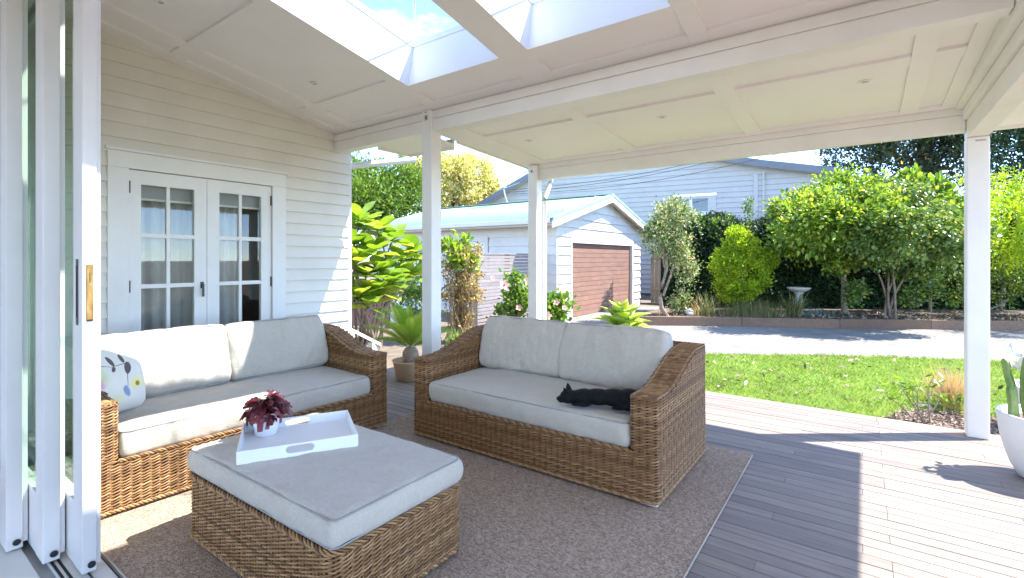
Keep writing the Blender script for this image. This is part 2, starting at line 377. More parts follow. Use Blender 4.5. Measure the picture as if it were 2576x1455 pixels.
def floral():
    """printed cushion fabric: pale ground with leaf and flower shapes (flat print)"""
    m, nt, out = new_mat('floral_fabric')
    tc = nt.nodes.new('ShaderNodeTexCoord')
    sep = nt.nodes.new('ShaderNodeSeparateXYZ'); nt.links.new(tc.outputs['Object'], sep.inputs[0])
    wob = nz(nt, 26, 3, 0.5)
    def mth(op, a, b=None):
        n = nt.nodes.new('ShaderNodeMath'); n.operation = op
        for k, v in enumerate((a, b)):
            if v is None: continue
            if hasattr(v, 'node'): nt.links.new(v, n.inputs[k])
            else: n.inputs[k].default_value = v
        return n.outputs[0]
    col = ramp(nt, nz(nt, 3, 2), [(0.3, (0.76, 0.71, 0.60)), (0.7, (0.80, 0.76, 0.66))])
    def spot(u, v, ru, rv, rot, c, soft=0.25, alpha=1.0, wobble=0.35):
        nonlocal col
        du = mth('SUBTRACT', sep.outputs['X'], u); dv = mth('SUBTRACT', sep.outputs['Z'], v + 0.22)
        cr, sr = math.cos(rot), math.sin(rot)
        a = mth('DIVIDE', mth('ADD', mth('MULTIPLY', du, cr), mth('MULTIPLY', dv, sr)), ru)
        b = mth('DIVIDE', mth('ADD', mth('MULTIPLY', du, -sr), mth('MULTIPLY', dv, cr)), rv)
        r = mth('ADD', mth('MULTIPLY', a, a), mth('MULTIPLY', b, b))
        r = mth('ADD', r, mth('MULTIPLY', mth('SUBTRACT', wob, 0.5), wobble))
        f = nt.nodes.new('ShaderNodeMapRange'); f.interpolation_type = 'SMOOTHSTEP'
        f.inputs['From Min'].default_value = 1.0; f.inputs['From Max'].default_value = 1.0 - soft
        f.inputs['To Max'].default_value = alpha
        nt.links.new(r, f.inputs['Value'])
        col = mixrgb(nt, f.outputs['Result'], col, c)
    spot(-0.13, -0.02, 0.10, 0.085, 0.2, (0.55, 0.62, 0.22), 0.9, 0.8, 1.0)
    spot(-0.12, -0.06, 0.055, 0.06, 0.0, (0.80, 0.35, 0.50), 0.9, 1.0, 0.8)
    spot(-0.125, -0.065, 0.022, 0.02, 0.0, (0.55, 0.10, 0.32), 0.8, 1.0, 0.5)
    spot(-0.05, 0.19, 0.085, 0.04, 0.3, (0.85, 0.74, 0.22), 0.9, 0.9, 1.2)
    spot(-0.02, 0.185, 0.03, 0.02, 0.3, (0.55, 0.40, 0.30), 0.8, 0.8, 0.8)
    spot(-0.16, 0.11, 0.05, 0.018, 0.1, (0.50, 0.55, 0.25), 0.6, 0.9, 0.4)
    spot(0.13, -0.08, 0.055, 0.045, 0.2, (0.85, 0.76, 0.25), 0.9, 0.95, 1.3)
    spot(0.135, -0.085, 0.016, 0.018, 0.0, (0.35, 0.20, 0.08), 0.6, 1.0, 0.5)
    spot(0.06, -0.12, 0.025, 0.04, 0.5, (0.20, 0.28, 0.48), 0.7, 0.9, 1.0)
    spot(-0.02, -0.17, 0.09, 0.035, 0.5, (0.72, 0.74, 0.35), 0.9, 0.7, 1.0)
    for u, v, ru, rv, rot in ((0.0, 0.075, 0.014, 0.038, 0.35), (0.075, 0.085, 0.014, 0.032, 0.15), (0.09, 0.02, 0.022, 0.042, -0.3), (0.0, 0.02, 0.012, 0.02, -0.6),
                              (0.05, 0.045, 0.075, 0.0022, 0.12), (0.075, -0.04, 0.0025, 0.06, -0.15), (-0.06, 0.05, 0.05, 0.002, -0.2)):
        spot(u, v, ru, rv, rot, (0.125, 0.095, 0.095), 0.15, 1.0, 0.12)
    principled(nt, out, col, 0.8, bump(nt, nz(nt, 300, 2), 0.15, 0.002), spec=0.2, sheen=0.2)
floral()

# ------------------------------------------------------------------ mesh helpers
def tag(o, label=None, cat=None, group=None, kind=None):
    if label: o['label'] = label
    if cat: o['category'] = cat
    if group: o['group'] = group
    if kind: o['kind'] = kind
    return o
def empty(name, loc=(0, 0, 0), rz=0.0, label=None, cat=None, group=None):
    o = bpy.data.objects.new(name, None); COL.objects.link(o)
    o.location = loc; o.rotation_euler = (0, 0, rz); o.empty_display_size = 0.1
    return tag(o, label, cat, group)
def link(name, me, mat, parent=None, loc=None, rot=None, smooth=False, world=True):
    o = bpy.data.objects.new(name, me); COL.objects.link(o)
    if mat is not None and len(me.materials) == 0: me.materials.append(MATS[mat])
    if smooth: me.shade_smooth()
    if parent is not None: o.parent = parent
    if loc is not None: o.location = loc
    if rot is not None: o.rotation_euler = rot
    return o
def np_mesh(name, V, F):
    V = np.asarray(V, dtype=np.float32); F = np.asarray(F, dtype=np.int32)
    me = bpy.data.meshes.new(name)
    k = F.shape[1]
    me.vertices.add(len(V)); me.vertices.foreach_set('co', V.ravel())
    me.loops.add(F.size); me.loops.foreach_set('vertex_index', F.ravel())
    me.polygons.add(len(F)); me.polygons.foreach_set('loop_start', np.arange(len(F), dtype=np.int32) * k)
    me.update(calc_edges=True)
    return me
class MB:
    def __init__(s): s.v = []; s.f = []
    def add(s, v, f):
        b = len(s.v); s.v.extend([tuple(p) for p in v]); s.f.extend([tuple(i + b for i in q) for q in f]); return s
    def box(s, x0, x1, y0, y1, z0, z1, fn=None):
        v = [(x, y, z) for z in (z0, z1) for y in (y0, y1) for x in (x0, x1)]
        if fn: v = [fn(*p) for p in v]
        return s.add(v, [(0, 2, 3, 1), (4, 5, 7, 6), (0, 1, 5, 4), (2, 6, 7, 3), (0, 4, 6, 2), (1, 3, 7, 5)])
    def prism(s, poly, d):
        """poly: list of 3d points, d: extrusion vector"""
        n = len(poly); a = [Vector(p) for p in poly]; b = [p + Vector(d) for p in a]
        return s.add(a + b, [tuple(range(n))[::-1], tuple(range(n, 2 * n))] + [(i, (i + 1) % n, n + (i + 1) % n, n + i) for i in range(n)])
    def lathe(s, prof, cx=0, cy=0, n=40):
        v = []; f = []
        for (r, z) in prof:
            for i in range(n):
                a = 2 * math.pi * i / n; v.append((cx + r * math.cos(a), cy + r * math.sin(a), z))
        for j in range(len(prof) - 1):
            for i in range(n):
                f.append((j * n + i, j * n + (i + 1) % n, (j + 1) * n + (i + 1) % n, (j + 1) * n + i))
        f.append(tuple(range(n))[::-1]); f.append(tuple((len(prof) - 1) * n + i for i in range(n)))
        return s.add(v, f)
    def mesh(s, name):
        me = bpy.data.meshes.new(name); me.from_pydata(s.v, [], s.f); me.update()
        bm = bmesh.new(); bm.from_mesh(me); bmesh.ops.recalc_face_normals(bm, faces=bm.faces); bm.to_mesh(me); bm.free()
        return me
    def build(s, name, mat, parent=None, bevel=0.0, seg=2, smooth=False, loc=None, rot=None):
        o = link(name, s.mesh(name), mat, parent, loc, rot, smooth)
        if bevel:
            m = o.modifiers.new('bevel', 'BEVEL'); m.width = bevel; m.segments = seg; m.limit_method = 'ANGLE'; m.angle_limit = rad(40)
        return o
def box(name, mat, parent, x0, x1, y0, y1, z0, z1, bevel=0.0, fn=None, rot=None, loc=None):
    return MB().box(x0, x1, y0, y1, z0, z1, fn).build(name, mat, parent, bevel, rot=rot, loc=loc)

def tube_arrays(path, rad_, sides=6, nrm=None, rb=None, closed=False, cap=False):
    P = np.asarray(path, float); n = len(P)
    if closed: T = np.roll(P, -1, 0) - np.roll(P, 1, 0)
    else: T = np.gradient(P, axis=0)
    T /= np.linalg.norm(T, axis=1, keepdims=True) + 1e-9
    if nrm is None:
        ref = np.array([0.0, 0.0, 1.0]); N = np.cross(T, ref)
        bad = np.linalg.norm(N, axis=1) < 0.15
        N[bad] = np.cross(T[bad], np.array([1.0, 0.0, 0.0]))
    else: N = np.asarray(nrm, float)
    N = N - T * (N * T).sum(1, keepdims=True); N /= np.linalg.norm(N, axis=1, keepdims=True) + 1e-9
    B = np.cross(T, N)
    ra = np.broadcast_to(np.asarray(rad_, float), (n,)); rbb = ra if rb is None else np.broadcast_to(np.asarray(rb, float), (n,))
    ang = np.arange(sides) * 2 * np.pi / sides
    V = P[:, None, :] + np.cos(ang)[None, :, None] * (ra[:, None, None] * N[:, None, :]) + np.sin(ang)[None, :, None] * (rbb[:, None, None] * B[:, None, :])
    i = np.arange(n if closed else n - 1)[:, None]; j = np.arange(sides)[None, :]
    i2 = (i + 1) % n; j2 = (j + 1) % sides
    F = np.stack([i * sides + j, i2 * sides + j, i2 * sides + j2, i * sides + j2], -1).reshape(-1, 4)
    return V.reshape(-1, 3), F
class TB:
    def __init__(s): s.V = []; s.F = []; s.n = 0
    def add(s, V, F):
        s.V.append(V); s.F.append(F + s.n); s.n += len(V); return s
    def tube(s, path, r, sides=6, **k): return s.add(*tube_arrays(path, r, sides, **k))
    def build(s, name, mat, parent=None, smooth=True, loc=None, rot=None):
        return link(name, np_mesh(name, np.concatenate(s.V), np.concatenate(s.F)), mat, parent, loc, rot, smooth)

def rpoly(pts, r, step, closed=False):
    """polyline in the xy plane with rounded corners, resampled; returns points and outward (right hand) normals"""
    pts = [np.array(p, float) for p in pts]; n = len(pts); out = []
    for i, p in enumerate(pts):
        if not closed and i in (0, n - 1): out.append(p); continue
        a, b = pts[i - 1], pts[(i + 1) % n]
        da = a - p; db = b - p; la, lb = np.linalg.norm(da), np.linalg.norm(db)
        q = min(r, la * 0.49, lb * 0.49)
        s, e = p + da / la * q, p + db / lb * q
        cosv = float(np.dot(da, db) / (la * lb))
        if abs(cosv) < 0.05:
            c = s + e - p
            for t in np.linspace(0, 1, 7):
                ang = t * np.pi / 2; out.append(c + (s - c) * np.cos(ang) + (e - c) * np.sin(ang))
        else:
            for t in np.linspace(0, 1, 7): out.append((1 - t) ** 2 * s + 2 * t * (1 - t) * p + t * t * e)
    if closed: out.append(out[0])
    out = np.array(out); seg = np.linalg.norm(np.diff(out, axis=0), axis=1); cs = np.concatenate([[0], np.cumsum(seg)])
    m = max(3, int(round(cs[-1] / step)))
    s = np.linspace(0, cs[-1], m + 1)
    if closed: s = s[:-1]
    X = np.interp(s, cs, out[:, 0]); Y = np.interp(s, cs, out[:, 1]); P = np.stack([X, Y], 1)
    T = (np.roll(P, -1, 0) - np.roll(P, 1, 0)) if closed else np.gradient(P, axis=0)
    T /= np.linalg.norm(T, axis=1, keepdims=True) + 1e-9
    return P, np.stack([T[:, 1], -T[:, 0]], 1), s
PITCH = 0.045
def weave_row(tb, P, N, s, z, phase, closed=False, amp=0.0050, r=0.0050):
    """one twined row: two strands twisting round each other, half a turn from stake to stake"""
    N3 = np.concatenate([N, np.zeros((len(N), 1))], 1)
    wob = 0.0012 * np.sin(s * 9 + z * 700) + RNG.normal(0, 0.0003, len(s))
    for k in (0, 1):
        ph = np.pi * s / PITCH + math.pi * k + 0.12 * RNG.normal()
        rr = r * (0.90 + 0.2 * RNG.random())
        off = amp * np.cos(ph)
        path = np.stack([P[:, 0] + N[:, 0] * off, P[:, 1] + N[:, 1] * off, z + wob + amp * 0.85 * np.sin(ph)], 1)
        tb.tube(path, rr * 0.85, 5, nrm=N3, rb=rr, closed=closed)
def braid(tb, path, nrm, r=0.0065, R=0.0085, turns_per_m=16, strands=3):
    P = np.asarray(path, float); seg = np.linalg.norm(np.diff(P, axis=0), axis=1); cs = np.concatenate([[0], np.cumsum(seg)])
    m = int(cs[-1] / 0.0065) + 2; s = np.linspace(0, cs[-1], m)
    Q = np.stack([np.interp(s, cs, P[:, k]) for k in range(3)], 1); NN = np.stack([np.interp(s, cs, np.asarray(nrm)[:, k]) for k in range(3)], 1)
    T = np.gradient(Q, axis=0); T /= np.linalg.norm(T, axis=1, keepdims=True) + 1e-9
    NN -= T * (NN * T).sum(1, keepdims=True); NN /= np.linalg.norm(NN, axis=1, keepdims=True) + 1e-9
    B = np.cross(T, NN)
    for k in range(strands):
        a = 2 * np.pi * (s * turns_per_m + k / strands)
        tb.tube(Q + NN * (R * np.cos(a))[:, None] + B * (R * np.sin(a))[:, None], r, 5)

def rounded_block(w, d, h, r=0.04, n=(28, 18, 8), puff=0.02, wr=0.004, seed=0, belly=0.012, sag=0.0):
    """soft cushion, centred on x and y, z from 0 to h"""
    bm = bmesh.new()
    nx, ny, nzv = n
    def grid(ax):
        pass
    V = {}; vs = []
    def vert(i, j, k):
        key = (i, j, k)
        if key not in V:
            p = np.array([(i / nx - .5) * w, (j / ny - .5) * d, (k / nzv - .5) * h])
            V[key] = len(vs); vs.append(p)
        return V[key]
    fs = []
    for i in range(nx):
        for j in range(ny):
            for k in (0, nzv):
                q = [vert(i, j, k), vert(i + 1, j, k), vert(i + 1, j + 1, k), vert(i, j + 1, k)]
                fs.append(q if k else q[::-1])
    for i in range(nx):
        for k in range(nzv):
            for j in (0, ny):
                q = [vert(i, j, k), vert(i + 1, j, k), vert(i + 1, j, k + 1), vert(i, j, k + 1)]
                fs.append(q[::-1] if j else q)
    for j in range(ny):
        for k in range(nzv):
            for i in (0, nx):
                q = [vert(i, j, k), vert(i, j + 1, k), vert(i, j + 1, k + 1), vert(i, j, k + 1)]
                fs.append(q if i else q[::-1])
    P = np.array(vs); half = np.array([w, d, h]) / 2
    inner = half - r
    q = np.clip(P, -inner, inner); off = P - q; L = np.linalg.norm(off, axis=1, keepdims=True)
    # push grid corners onto the rounded shell
    P2 = np.where(L > 1e-9, q + off / np.maximum(L, 1e-9) * r, P)
    u = P2[:, 0] / half[0]; v = P2[:, 1] / half[1]; t = P2[:, 2] / half[2]
    P2[:, 2] += np.sign(t) * np.abs(t) ** 2 * puff * np.clip(1 - u ** 4, 0, 1) * np.clip(1 - v ** 4, 0, 1)
    P2[:, 1] += np.sign(v) * np.abs(v) ** 6 * belly * np.clip(1 - t ** 2, 0, 1)
    P2[:, 0] += np.sign(u) * np.abs(u) ** 6 * belly * np.clip(1 - t ** 2, 0, 1)
    out = []
    for p, (uu, vv, tt) in zip(P2, np.stack([u, v, t], 1)):
        e = Vector((p[0] * 7 + seed * 13.1, p[1] * 7, p[2] * 7 + seed))
        nn = noise.noise(e) * wr * 1.3 + noise.noise(e * 3.1) * wr * 0.6
        # gathered ripples down the side bands
        side = max(abs(vv) ** 8, abs(uu) ** 8)
        rip = side * wr * 0.9 * noise.noise(Vector((p[0] * 46 + seed, p[1] * 46, p[2] * 5)))
        dirv = Vector((uu ** 7, vv ** 7, tt ** 5)); dirv = dirv.normalized() if dirv.length > 1e-6 else Vector((0, 0, 1))
        o = Vector(p) + dirv * (nn + rip)
        o.z += h / 2
        out.append(o)
    bm.free()
    return out, fs
def cushion_pipe(w, d, h, r, z, wob, seed):
    P, N, s = rpoly([(-w / 2, -d / 2), (w / 2, -d / 2), (w / 2, d / 2), (-w / 2, d / 2)], r * 1.3, 0.02, True)
    Z = np.array([z + wob * noise.noise(Vector((a * 6 + seed, b * 6, 1.7))) for a, b in P])
    return np.stack([P[:, 0], P[:, 1], Z], 1)
def cushion(name, parent, w, d, h, mat='cushion_grey', loc=(0, 0, 0), rot=(0, 0, 0), seed=1, puff=0.025, wr=0.005, r=0.035, n=(30, 20, 8), top_pipe=True, belly=0.014):
    v, f = rounded_block(w, d, h, r, n, puff, wr, seed, belly)
    me = bpy.data.meshes.new(name); me.from_pydata(v, [], f); me.update()
    o = link(name, me, mat, parent, loc, rot, True)
    ss = o.modifiers.new('subsurf', 'SUBSURF'); ss.levels = 1; ss.render_levels = 1
    tb = TB()
    if top_pipe:
        for z in (h - r * 0.30, r * 0.30):
            tb.tube(cushion_pipe(w - r * 0.30, d - r * 0.30, h, r, z, 0.002, seed), 0.0038, 6, closed=True)
        tb.build('piping', 'piping_grey', o)
    return o

# leaf clouds
def unit(a): return a / (np.linalg.norm(a, axis=-1, keepdims=True) + 1e-9)
def leaf_arrays(P, A, Nn, L, W, fold=0.25, round_=False):
    n = len(P); A = unit(A); side = unit(np.cross(A, Nn)); up = np.cross(side, A)
    L = np.broadcast_to(L, (n,))[:, None]; W = np.broadcast_to(W, (n,))[:, None]
    if not round_:
        v = np.stack([P, P + A * L * .45 + side * W * .5 + up * W * fold, P + A * L, P + A * L * .45 - side * W * .5 + up * W * fold], 1)
        b = np.arange(n)[:, None] * 4
        F = np.concatenate([b + np.array([[0, 1, 2]]), b + np.array([[0, 2, 3]])], 0)
        return v.reshape(-1, 3), F
    v = np.stack([P, P + A * L * .28 + side * W * .5 + up * W * fold, P + A * L * .72 + side * W * .42 + up * W * fold, P + A * L - up * L * 0.06,
                  P + A * L * .72 - side * W * .42 + up * W * fold, P + A * L * .28 - side * W * .5 + up * W * fold], 1)
    b = np.arange(n)[:, None] * 6
    F = np.concatenate([b + np.array([[k]]) for k in ()] or [b + np.array([[0, 1, 2]]), b + np.array([[0, 2, 3]]), b + np.array([[0, 3, 4]]), b + np.array([[0, 4, 5]])], 0)
    return v.reshape(-1, 3), F
def rand_dirs(n): return unit(RNG.normal(size=(n, 3)))
def crown_points(blobs, n, clumps, spread, shell=0.55):
    """blobs: (cx,cy,cz,rx,ry,rz); returns points gathered in clumps near the blob surfaces, and outward directions"""
    vol = np.array([b[3] * b[4] * b[5] for b in blobs]) ** 0.67; vol = vol / vol.sum()
    pts = []; outs = []
    for b, fr in zip(blobs, vol):
        c = np.array(b[:3]); R = np.array(b[3:6]); k = max(3, int(clumps * fr))
        d = rand_dirs(k); rr = shell + (1 - shell) * RNG.random(k) ** 0.6
        cc = d * rr[:, None]
        m = int(n * fr); idx = RNG.integers(0, k, m)
        sp = spread * (0.6 + 0.8 * RNG.random(k))[idx]
        p = cc[idx] * R + RNG.normal(size=(m, 3)) * sp[:, None]
        pts.append(c + p); outs.append(unit(p / R + 0.35 * RNG.normal(size=(m, 3))))
    return np.concatenate(pts), np.concatenate(outs)
def foliage(name, mat, parent, blobs, n, L, W, clumps=60, spread=0.12, up=0.35, droop=0.0, round_=False, shell=0.55, fold=0.22, base=None, kind=None, zmin=None, sprigs=None):
    P, O = crown_points(blobs, n, clumps, spread, shell)
    if sprigs is None: sprigs = max(8, clumps // 5)
    if sprigs:
        ex, eo = [], []
        for _ in range(sprigs):
            bq = blobs[RNG.integers(0, len(blobs))]; dq = rand_dirs(1)[0]; dq[2] = abs(dq[2]) * 0.9 + 0.05 if RNG.random() < 0.75 else dq[2]
            Rq = np.array(bq[3:6]); p0 = np.array(bq[:3]) + dq * Rq * 0.9; Ls = (0.10 + 0.28 * RNG.random()) * Rq.mean() + 0.05
            dv = unit(dq + np.array([0, 0, 0.35]) + 0.3 * RNG.normal(size=3)); m_ = int(10 + 16 * RNG.random())
            tq = RNG.random(m_); ex.append(p0 + dv * (tq * Ls)[:, None] + RNG.normal(0, L * 0.22, (m_, 3))); eo.append(np.tile(dv, (m_, 1)) + 0.5 * RNG.normal(size=(m_, 3)))
        P = np.concatenate([P] + ex); O = unit(np.concatenate([O] + eo))
    if zmin is not None:
        k = P[:, 2] > zmin; P, O = P[k], O[k]
    m = len(P)
    A = unit(O + np.array([0, 0, up - droop]) + 0.55 * RNG.normal(size=(m, 3)))
    Nn = unit(O * 0.5 + np.array([0, 0, 0.8]) + 0.6 * RNG.normal(size=(m, 3)))
    sc = 0.7 + 0.6 * RNG.random(m)
    V, F = leaf_arrays(P, A, Nn, L * sc, W * sc, fold, round_)
    if base is not None: V = V - np.array(base)
    o = link(name, np_mesh(name, V, F), mat, parent)
    if kind: o['kind'] = kind
    return o
def branch_path(p0, p1, bend=0.08, n=9, seed=0):
    p0 = np.array(p0, float); p1 = np.array(p1, float); t = np.linspace(0, 1, n)[:, None]
    L = np.linalg.norm(p1 - p0); P = p0 + (p1 - p0) * t
    rs = np.random.default_rng(seed)
    for k in range(1, 4):
        P += np.sin(np.pi * k * t) * rs.normal(size=3) * bend * L / k ** 1.3
    return P

# ================================================================== GROUND
GZ = -0.12
def sheet(name, mat, pts, z, kind='structure', label=None, cat=None):
    me = bpy.data.meshes.new(name); me.from_pydata([(p[0], p[1], z) for p in pts], [], [tuple(range(len(pts)))]); me.update()
    if me.polygons[0].normal.z < 0: me.flip_normals()
    o = link(name, me, mat); return tag(o, label, cat, None, kind)
sheet('ground', 'soil', [(-400, -400), (400, -400), (400, 400), (-400, 400)], GZ - 0.008)
# driveway: a band crossing behind the lawn, running up to the garage door
sheet('driveway', 'aggregate', [(-6.15, 9.4), (-3.0, 7.55), (-1.92, 8.22), (-0.39, 9.2), (1.25, 9.97), (1.9, 10.25), (9.0, 14.0), (9.0, 18.4), (2.83, 15.0), (-0.5, 12.84), (-2.2, 12.0), (-4.05, 10.95), (-4.6, 11.6), (-4.6, 15.4), (-6.15, 15.4)], GZ - 0.004)
LAWN = [(-3.6, 5.36), (0.1, 5.36), (0.2, 5.95), (0.5, 6.35), (1.0, 6.45), (6.0, 6.6), (9.0, 13.9), (1.9, 10.25), (1.25, 9.97), (-0.39, 9.2), (-1.92, 8.22), (-3.0, 7.4), (-3.9, 6.4)]
sheet('lawn', 'turf', LAWN, GZ)

def in_poly(P, poly):
    x, y = P[:, 0], P[:, 1]; inside = np.zeros(len(P), bool); n = len(poly)
    for i in range(n):
        x0, y0 = poly[i]; x1, y1 = poly[(i + 1) % n]
        c = ((y0 > y) != (y1 > y)) & (x < (x1 - x0) * (y - y0) / (y1 - y0 + 1e-12) + x0)
        inside ^= c
    return inside
def grass(n=150000):
    P = np.stack([RNG.uniform(-4, 7, n), RNG.uniform(5.35, 12.6, n)], 1)
    k = in_poly(P + RNG.normal(0, 0.05, P.shape), LAWN) & (P[:, 1] > 5.36); P = P[k]
    lum = np.array([noise.noise(Vector((a * 1.1, b * 1.1, 3))) for a, b in P])
    m = len(P); h = (0.026 + 0.026 * RNG.random(m)) * (1 + 0.5 * lum)
    az = RNG.uniform(0, 2 * np.pi, m); A = np.stack([0.75 * np.cos(az), 0.75 * np.sin(az), np.ones(m)], 1)
    Nn = np.stack([np.cos(az + 1.2), np.sin(az + 1.2), 0.2 * np.ones(m)], 1)
    V, F = leaf_arrays(np.stack([P[:, 0], P[:, 1], np.full(m, GZ)], 1), A, Nn, h, 0.0075, 0.1)
    tag(link('grass', np_mesh('grass', V, F), 'grass_blade'), 'short bright green lawn grass beside the deck', 'grass', None, 'stuff')
grass()

def chips(name, mat, poly, n, z, label, cat, size=0.03):
    xs = [p[0] for p in poly]; ys = [p[1] for p in poly]
    P = np.stack([RNG.uniform(min(xs), max(xs), n), RNG.uniform(min(ys), max(ys), n)], 1); P = P[in_poly(P, poly)]
    m = len(P); A = rand_dirs(m); A[:, 2] *= 0.35; Nn = rand_dirs(m); Nn[:, 2] += 1.2
    V, F = leaf_arrays(np.stack([P[:, 0], P[:, 1], z + 0.03 * RNG.random(m)], 1), A, Nn, size * (0.6 + RNG.random(m)), size * 0.45, 0.15)
    tag(link(name, np_mesh(name, V, F), mat), label, cat, None, 'stuff')
chips('lawn_litter', 'chip_mulch', [(-3.0, 5.6), (3.0, 6.6), (3.2, 10.2), (-0.4, 9.0), (-2.6, 7.4)], 260, GZ + 0.02, 'brown fallen leaves scattered over the lawn', 'leaves', 0.085)
MULCH = [(0.1, 5.37), (0.16, 5.82), (0.3, 6.2), (0.62, 6.42), (1.2, 6.5), (3.0, 6.4), (3.0, 5.37)]
sheet('mulch_bed', 'bed_soil', MULCH, GZ + 0.004)
chips('mulch', 'chip_mulch', MULCH, 9000, GZ + 0.004, 'brown bark mulch in the small bed beside the deck', 'mulch', 0.035)

# raised garden bed behind timber sleepers
BED_FRONT = [(-4.15, 10.80), (-2.22, 11.99), (-0.40, 12.86), (1.21, 13.86), (2.83, 14.8), (5.2, 16.15)]
BZ = 0.04
sheet('garden_bed', 'bed_soil', [(x, y + 0.04) for x, y in BED_FRONT] + [(5.2, 26), (-4.5, 26), (-4.5, 11.2)], BZ)
chips('leaf_litter', 'leaf_litter', [(x, y + 0.08) for x, y in BED_FRONT] + [(5.2, 18.0), (2.8, 16.6), (-0.4, 14.6), (-4.2, 12.4)], 9000, BZ + 0.004, 'dry fallen leaves covering the raised garden bed', 'leaf litter', 0.085)
edging = empty('timber_edging', (BED_FRONT[0][0], BED_FRONT[0][1], GZ), 0, 'low brown timber sleeper edging along the far side of the driveway', 'edging')
for (xa, ya), (xb, yb) in zip(BED_FRONT[:-1], BED_FRONT[1:]):
    a = math.atan2(yb - ya, xb - xa); Ls = math.hypot(xb - xa, yb - ya)
    o = box('sleeper', 'sleeper_wood', edging, 0.004, Ls - 0.004, 0, 0.1, -0.05, 0.20 + random.uniform(-0.006, 0.006), 0.006)
    o.location = (xa - BED_FRONT[0][0], ya - BED_FRONT[0][1], 0); o.rotation_euler = (0, 0, a)

# ================================================================== DECK
deck = box('deck', 'dark_gap', None, -4.94, 2.2, 0.74, 5.30, GZ - 0.02, -0.045)
tag(deck, 'weathered grey timber deck under and beyond the veranda roof', 'deck', None, 'structure')
cover = 0.0885; y = 0.735; row = 0
joints = {}
while y < 5.20:
    cuts = [-4.94]
    j = [-3.1, 0.11, 0.11, -1.7, 1.35, -0.4][(row * 5) % 6] if row % 2 else [-2.4, 0.11, -3.9, 0.11][(row // 2) % 4]
    cuts += sorted({j, j + 2.4 if j + 2.4 < 2.0 else 2.2}) + ([2.2] if j + 2.4 < 2.0 else [])
    cuts = sorted(set(cuts))
    for xa, xb in zip(cuts[:-1], cuts[1:]):
        if xb - xa < 0.05: continue
        box('deck_board', 'deck_wood', deck, xa + 0.0006, xb - 0.0006, y, y + cover - 0.0045, -0.032 + random.uniform(-.001, .001), random.uniform(-0.0022, 0.0), 0.002)
    y += cover; row += 1
box('edge_board', 'deck_wood', deck, -4.94, 0.10, y, y + 0.135, -0.032, 0.0, 0.003)
box('edge_board', 'deck_new', deck, 0.104, 2.2, y, y + 0.135, -0.032, 0.0, 0.003)
box('fascia_board', 'deck_wood', deck, -4.94, 2.2, y + 0.137, y + 0.16, -0.13, -0.004)
DECK_END = y + 0.135

# interior floor and threshold where the camera stands
fl = box('interior_floor', 'floor_wood', None, -4.9, 2.5, -3.0, 0.395, -0.05, -0.004)
tag(fl, kind='structure')
ic = box('interior_ceiling', 'ceiling_paint', None, -4.95, 2.6, -3.0, 0.415, 2.86, 2.95); tag(ic, kind='structure')
iw = box('interior_wall', 'white_paint', None, -4.95, -4.84, -3.0, 0.395, -0.05, 2.858); tag(iw, kind='structure')
th = empty('door_threshold', (-1.2, 0.56, 0), 0, 'pale painted sliding door threshold with dark metal tracks', 'threshold')
def thb(name, mat, x0, x1, y0, y1, z0, z1, bevel=0.0): return box(name, mat, th, x0 + 1.2, x1 + 1.2, y0 - .56, y1 - .56, z0, z1, bevel)
thb('sill', 'sill_white', -4.75, 1.6, 0.40, 0.525, -0.06, 0.002, 0.004)
thb('sill', 'track_grey', -4.75, 1.6, 0.5255, 0.570, -0.06, -0.012)
thb('sill', 'sill_white', -4.75, 1.6, 0.5705, 0.728, -0.06, -0.002, 0.003)
for yy in (0.578, 0.600):
    thb('track', 'dark_gap', -4.75, 1.6, yy, yy + 0.010, -0.01, 0.0005)
thb('track', 'dark_metal', -4.75, 1.6, 0.655, 0.662, -0.01, 0.002)

# ================================================================== SLIDING DOORS
def sliding_door(xe, y0, y1, label, lock=False, width=1.42, h=2.85):
    r = empty('sliding_door', (xe, y0, 0), 0, label, 'door', 'sliding glass doors stacked open at the house end')
    t = y1 - y0; sw = 0.135
    tm = t * 0.76
    z0 = 0.012
    e = box('stile', 'door_white', r, -sw, 0, 0, tm, z0, h, 0.003)
    box('seal_strip', 'door_white', r, -sw + 0.004, -0.012, tm + 0.001, t, z0 + 0.02, h, 0.002)
    box('stile', 'door_white', r, -width, -width + sw, 0, tm, z0, h, 0.003)
    box('rail', 'door_white', r, -width + sw + .001, -sw - .001, 0.002, tm - 0.002, z0, 0.30, 0.003)
    box('rail', 'door_white', r, -width + sw + .001, -sw - .001, 0.002, tm - 0.002, h - 0.13, h, 0.003)
    box('glass', 'glass_door', r, -width + sw + .002, -sw - .002, tm * 0.42, tm * 0.58, 0.302, h - 0.132)
    MB().lathe([(0.0001, 0), (0.013, 0.0), (0.015, 0.006), (0.013, 0.011), (0.0001, 0.012)], n=20).build('end_plug', 'rubber_black', r, loc=(0.0, tm * 0.62, 0.045), rot=(0, rad(90), 0))
    if lock:
        lp = box('lock_plate', 'brass', r, 0.0006, 0.0042, tm * 0.28, tm * 0.74, 1.125, 1.377, 0.001)
        box('keyhole', 'dark_gap', lp, 0.0043, 0.0047, tm * 0.46, tm * 0.50, 1.295, 1.34)
        box('keyhole', 'dark_gap', lp, 0.0043, 0.0047, tm * 0.55, tm * 0.58, 1.295, 1.34)
        box('strike', 'dark_gap', lp, 0.0043, 0.0046, tm * 0.30, tm * 0.72, 1.125, 1.132)
        fp = box('flush_pull', 'dark_metal', r, -0.085, -0.055, -0.003, -0.0006, 1.105, 1.40, 0.001)
        box('pull_recess', 'dark_gap', fp, -0.079, -0.061, -0.0036, -0.0031, 1.14, 1.37)
    return r
sliding_door(-2.78, 0.632, 0.700, 'white sliding glass door with brass lock plate on its edge', True)
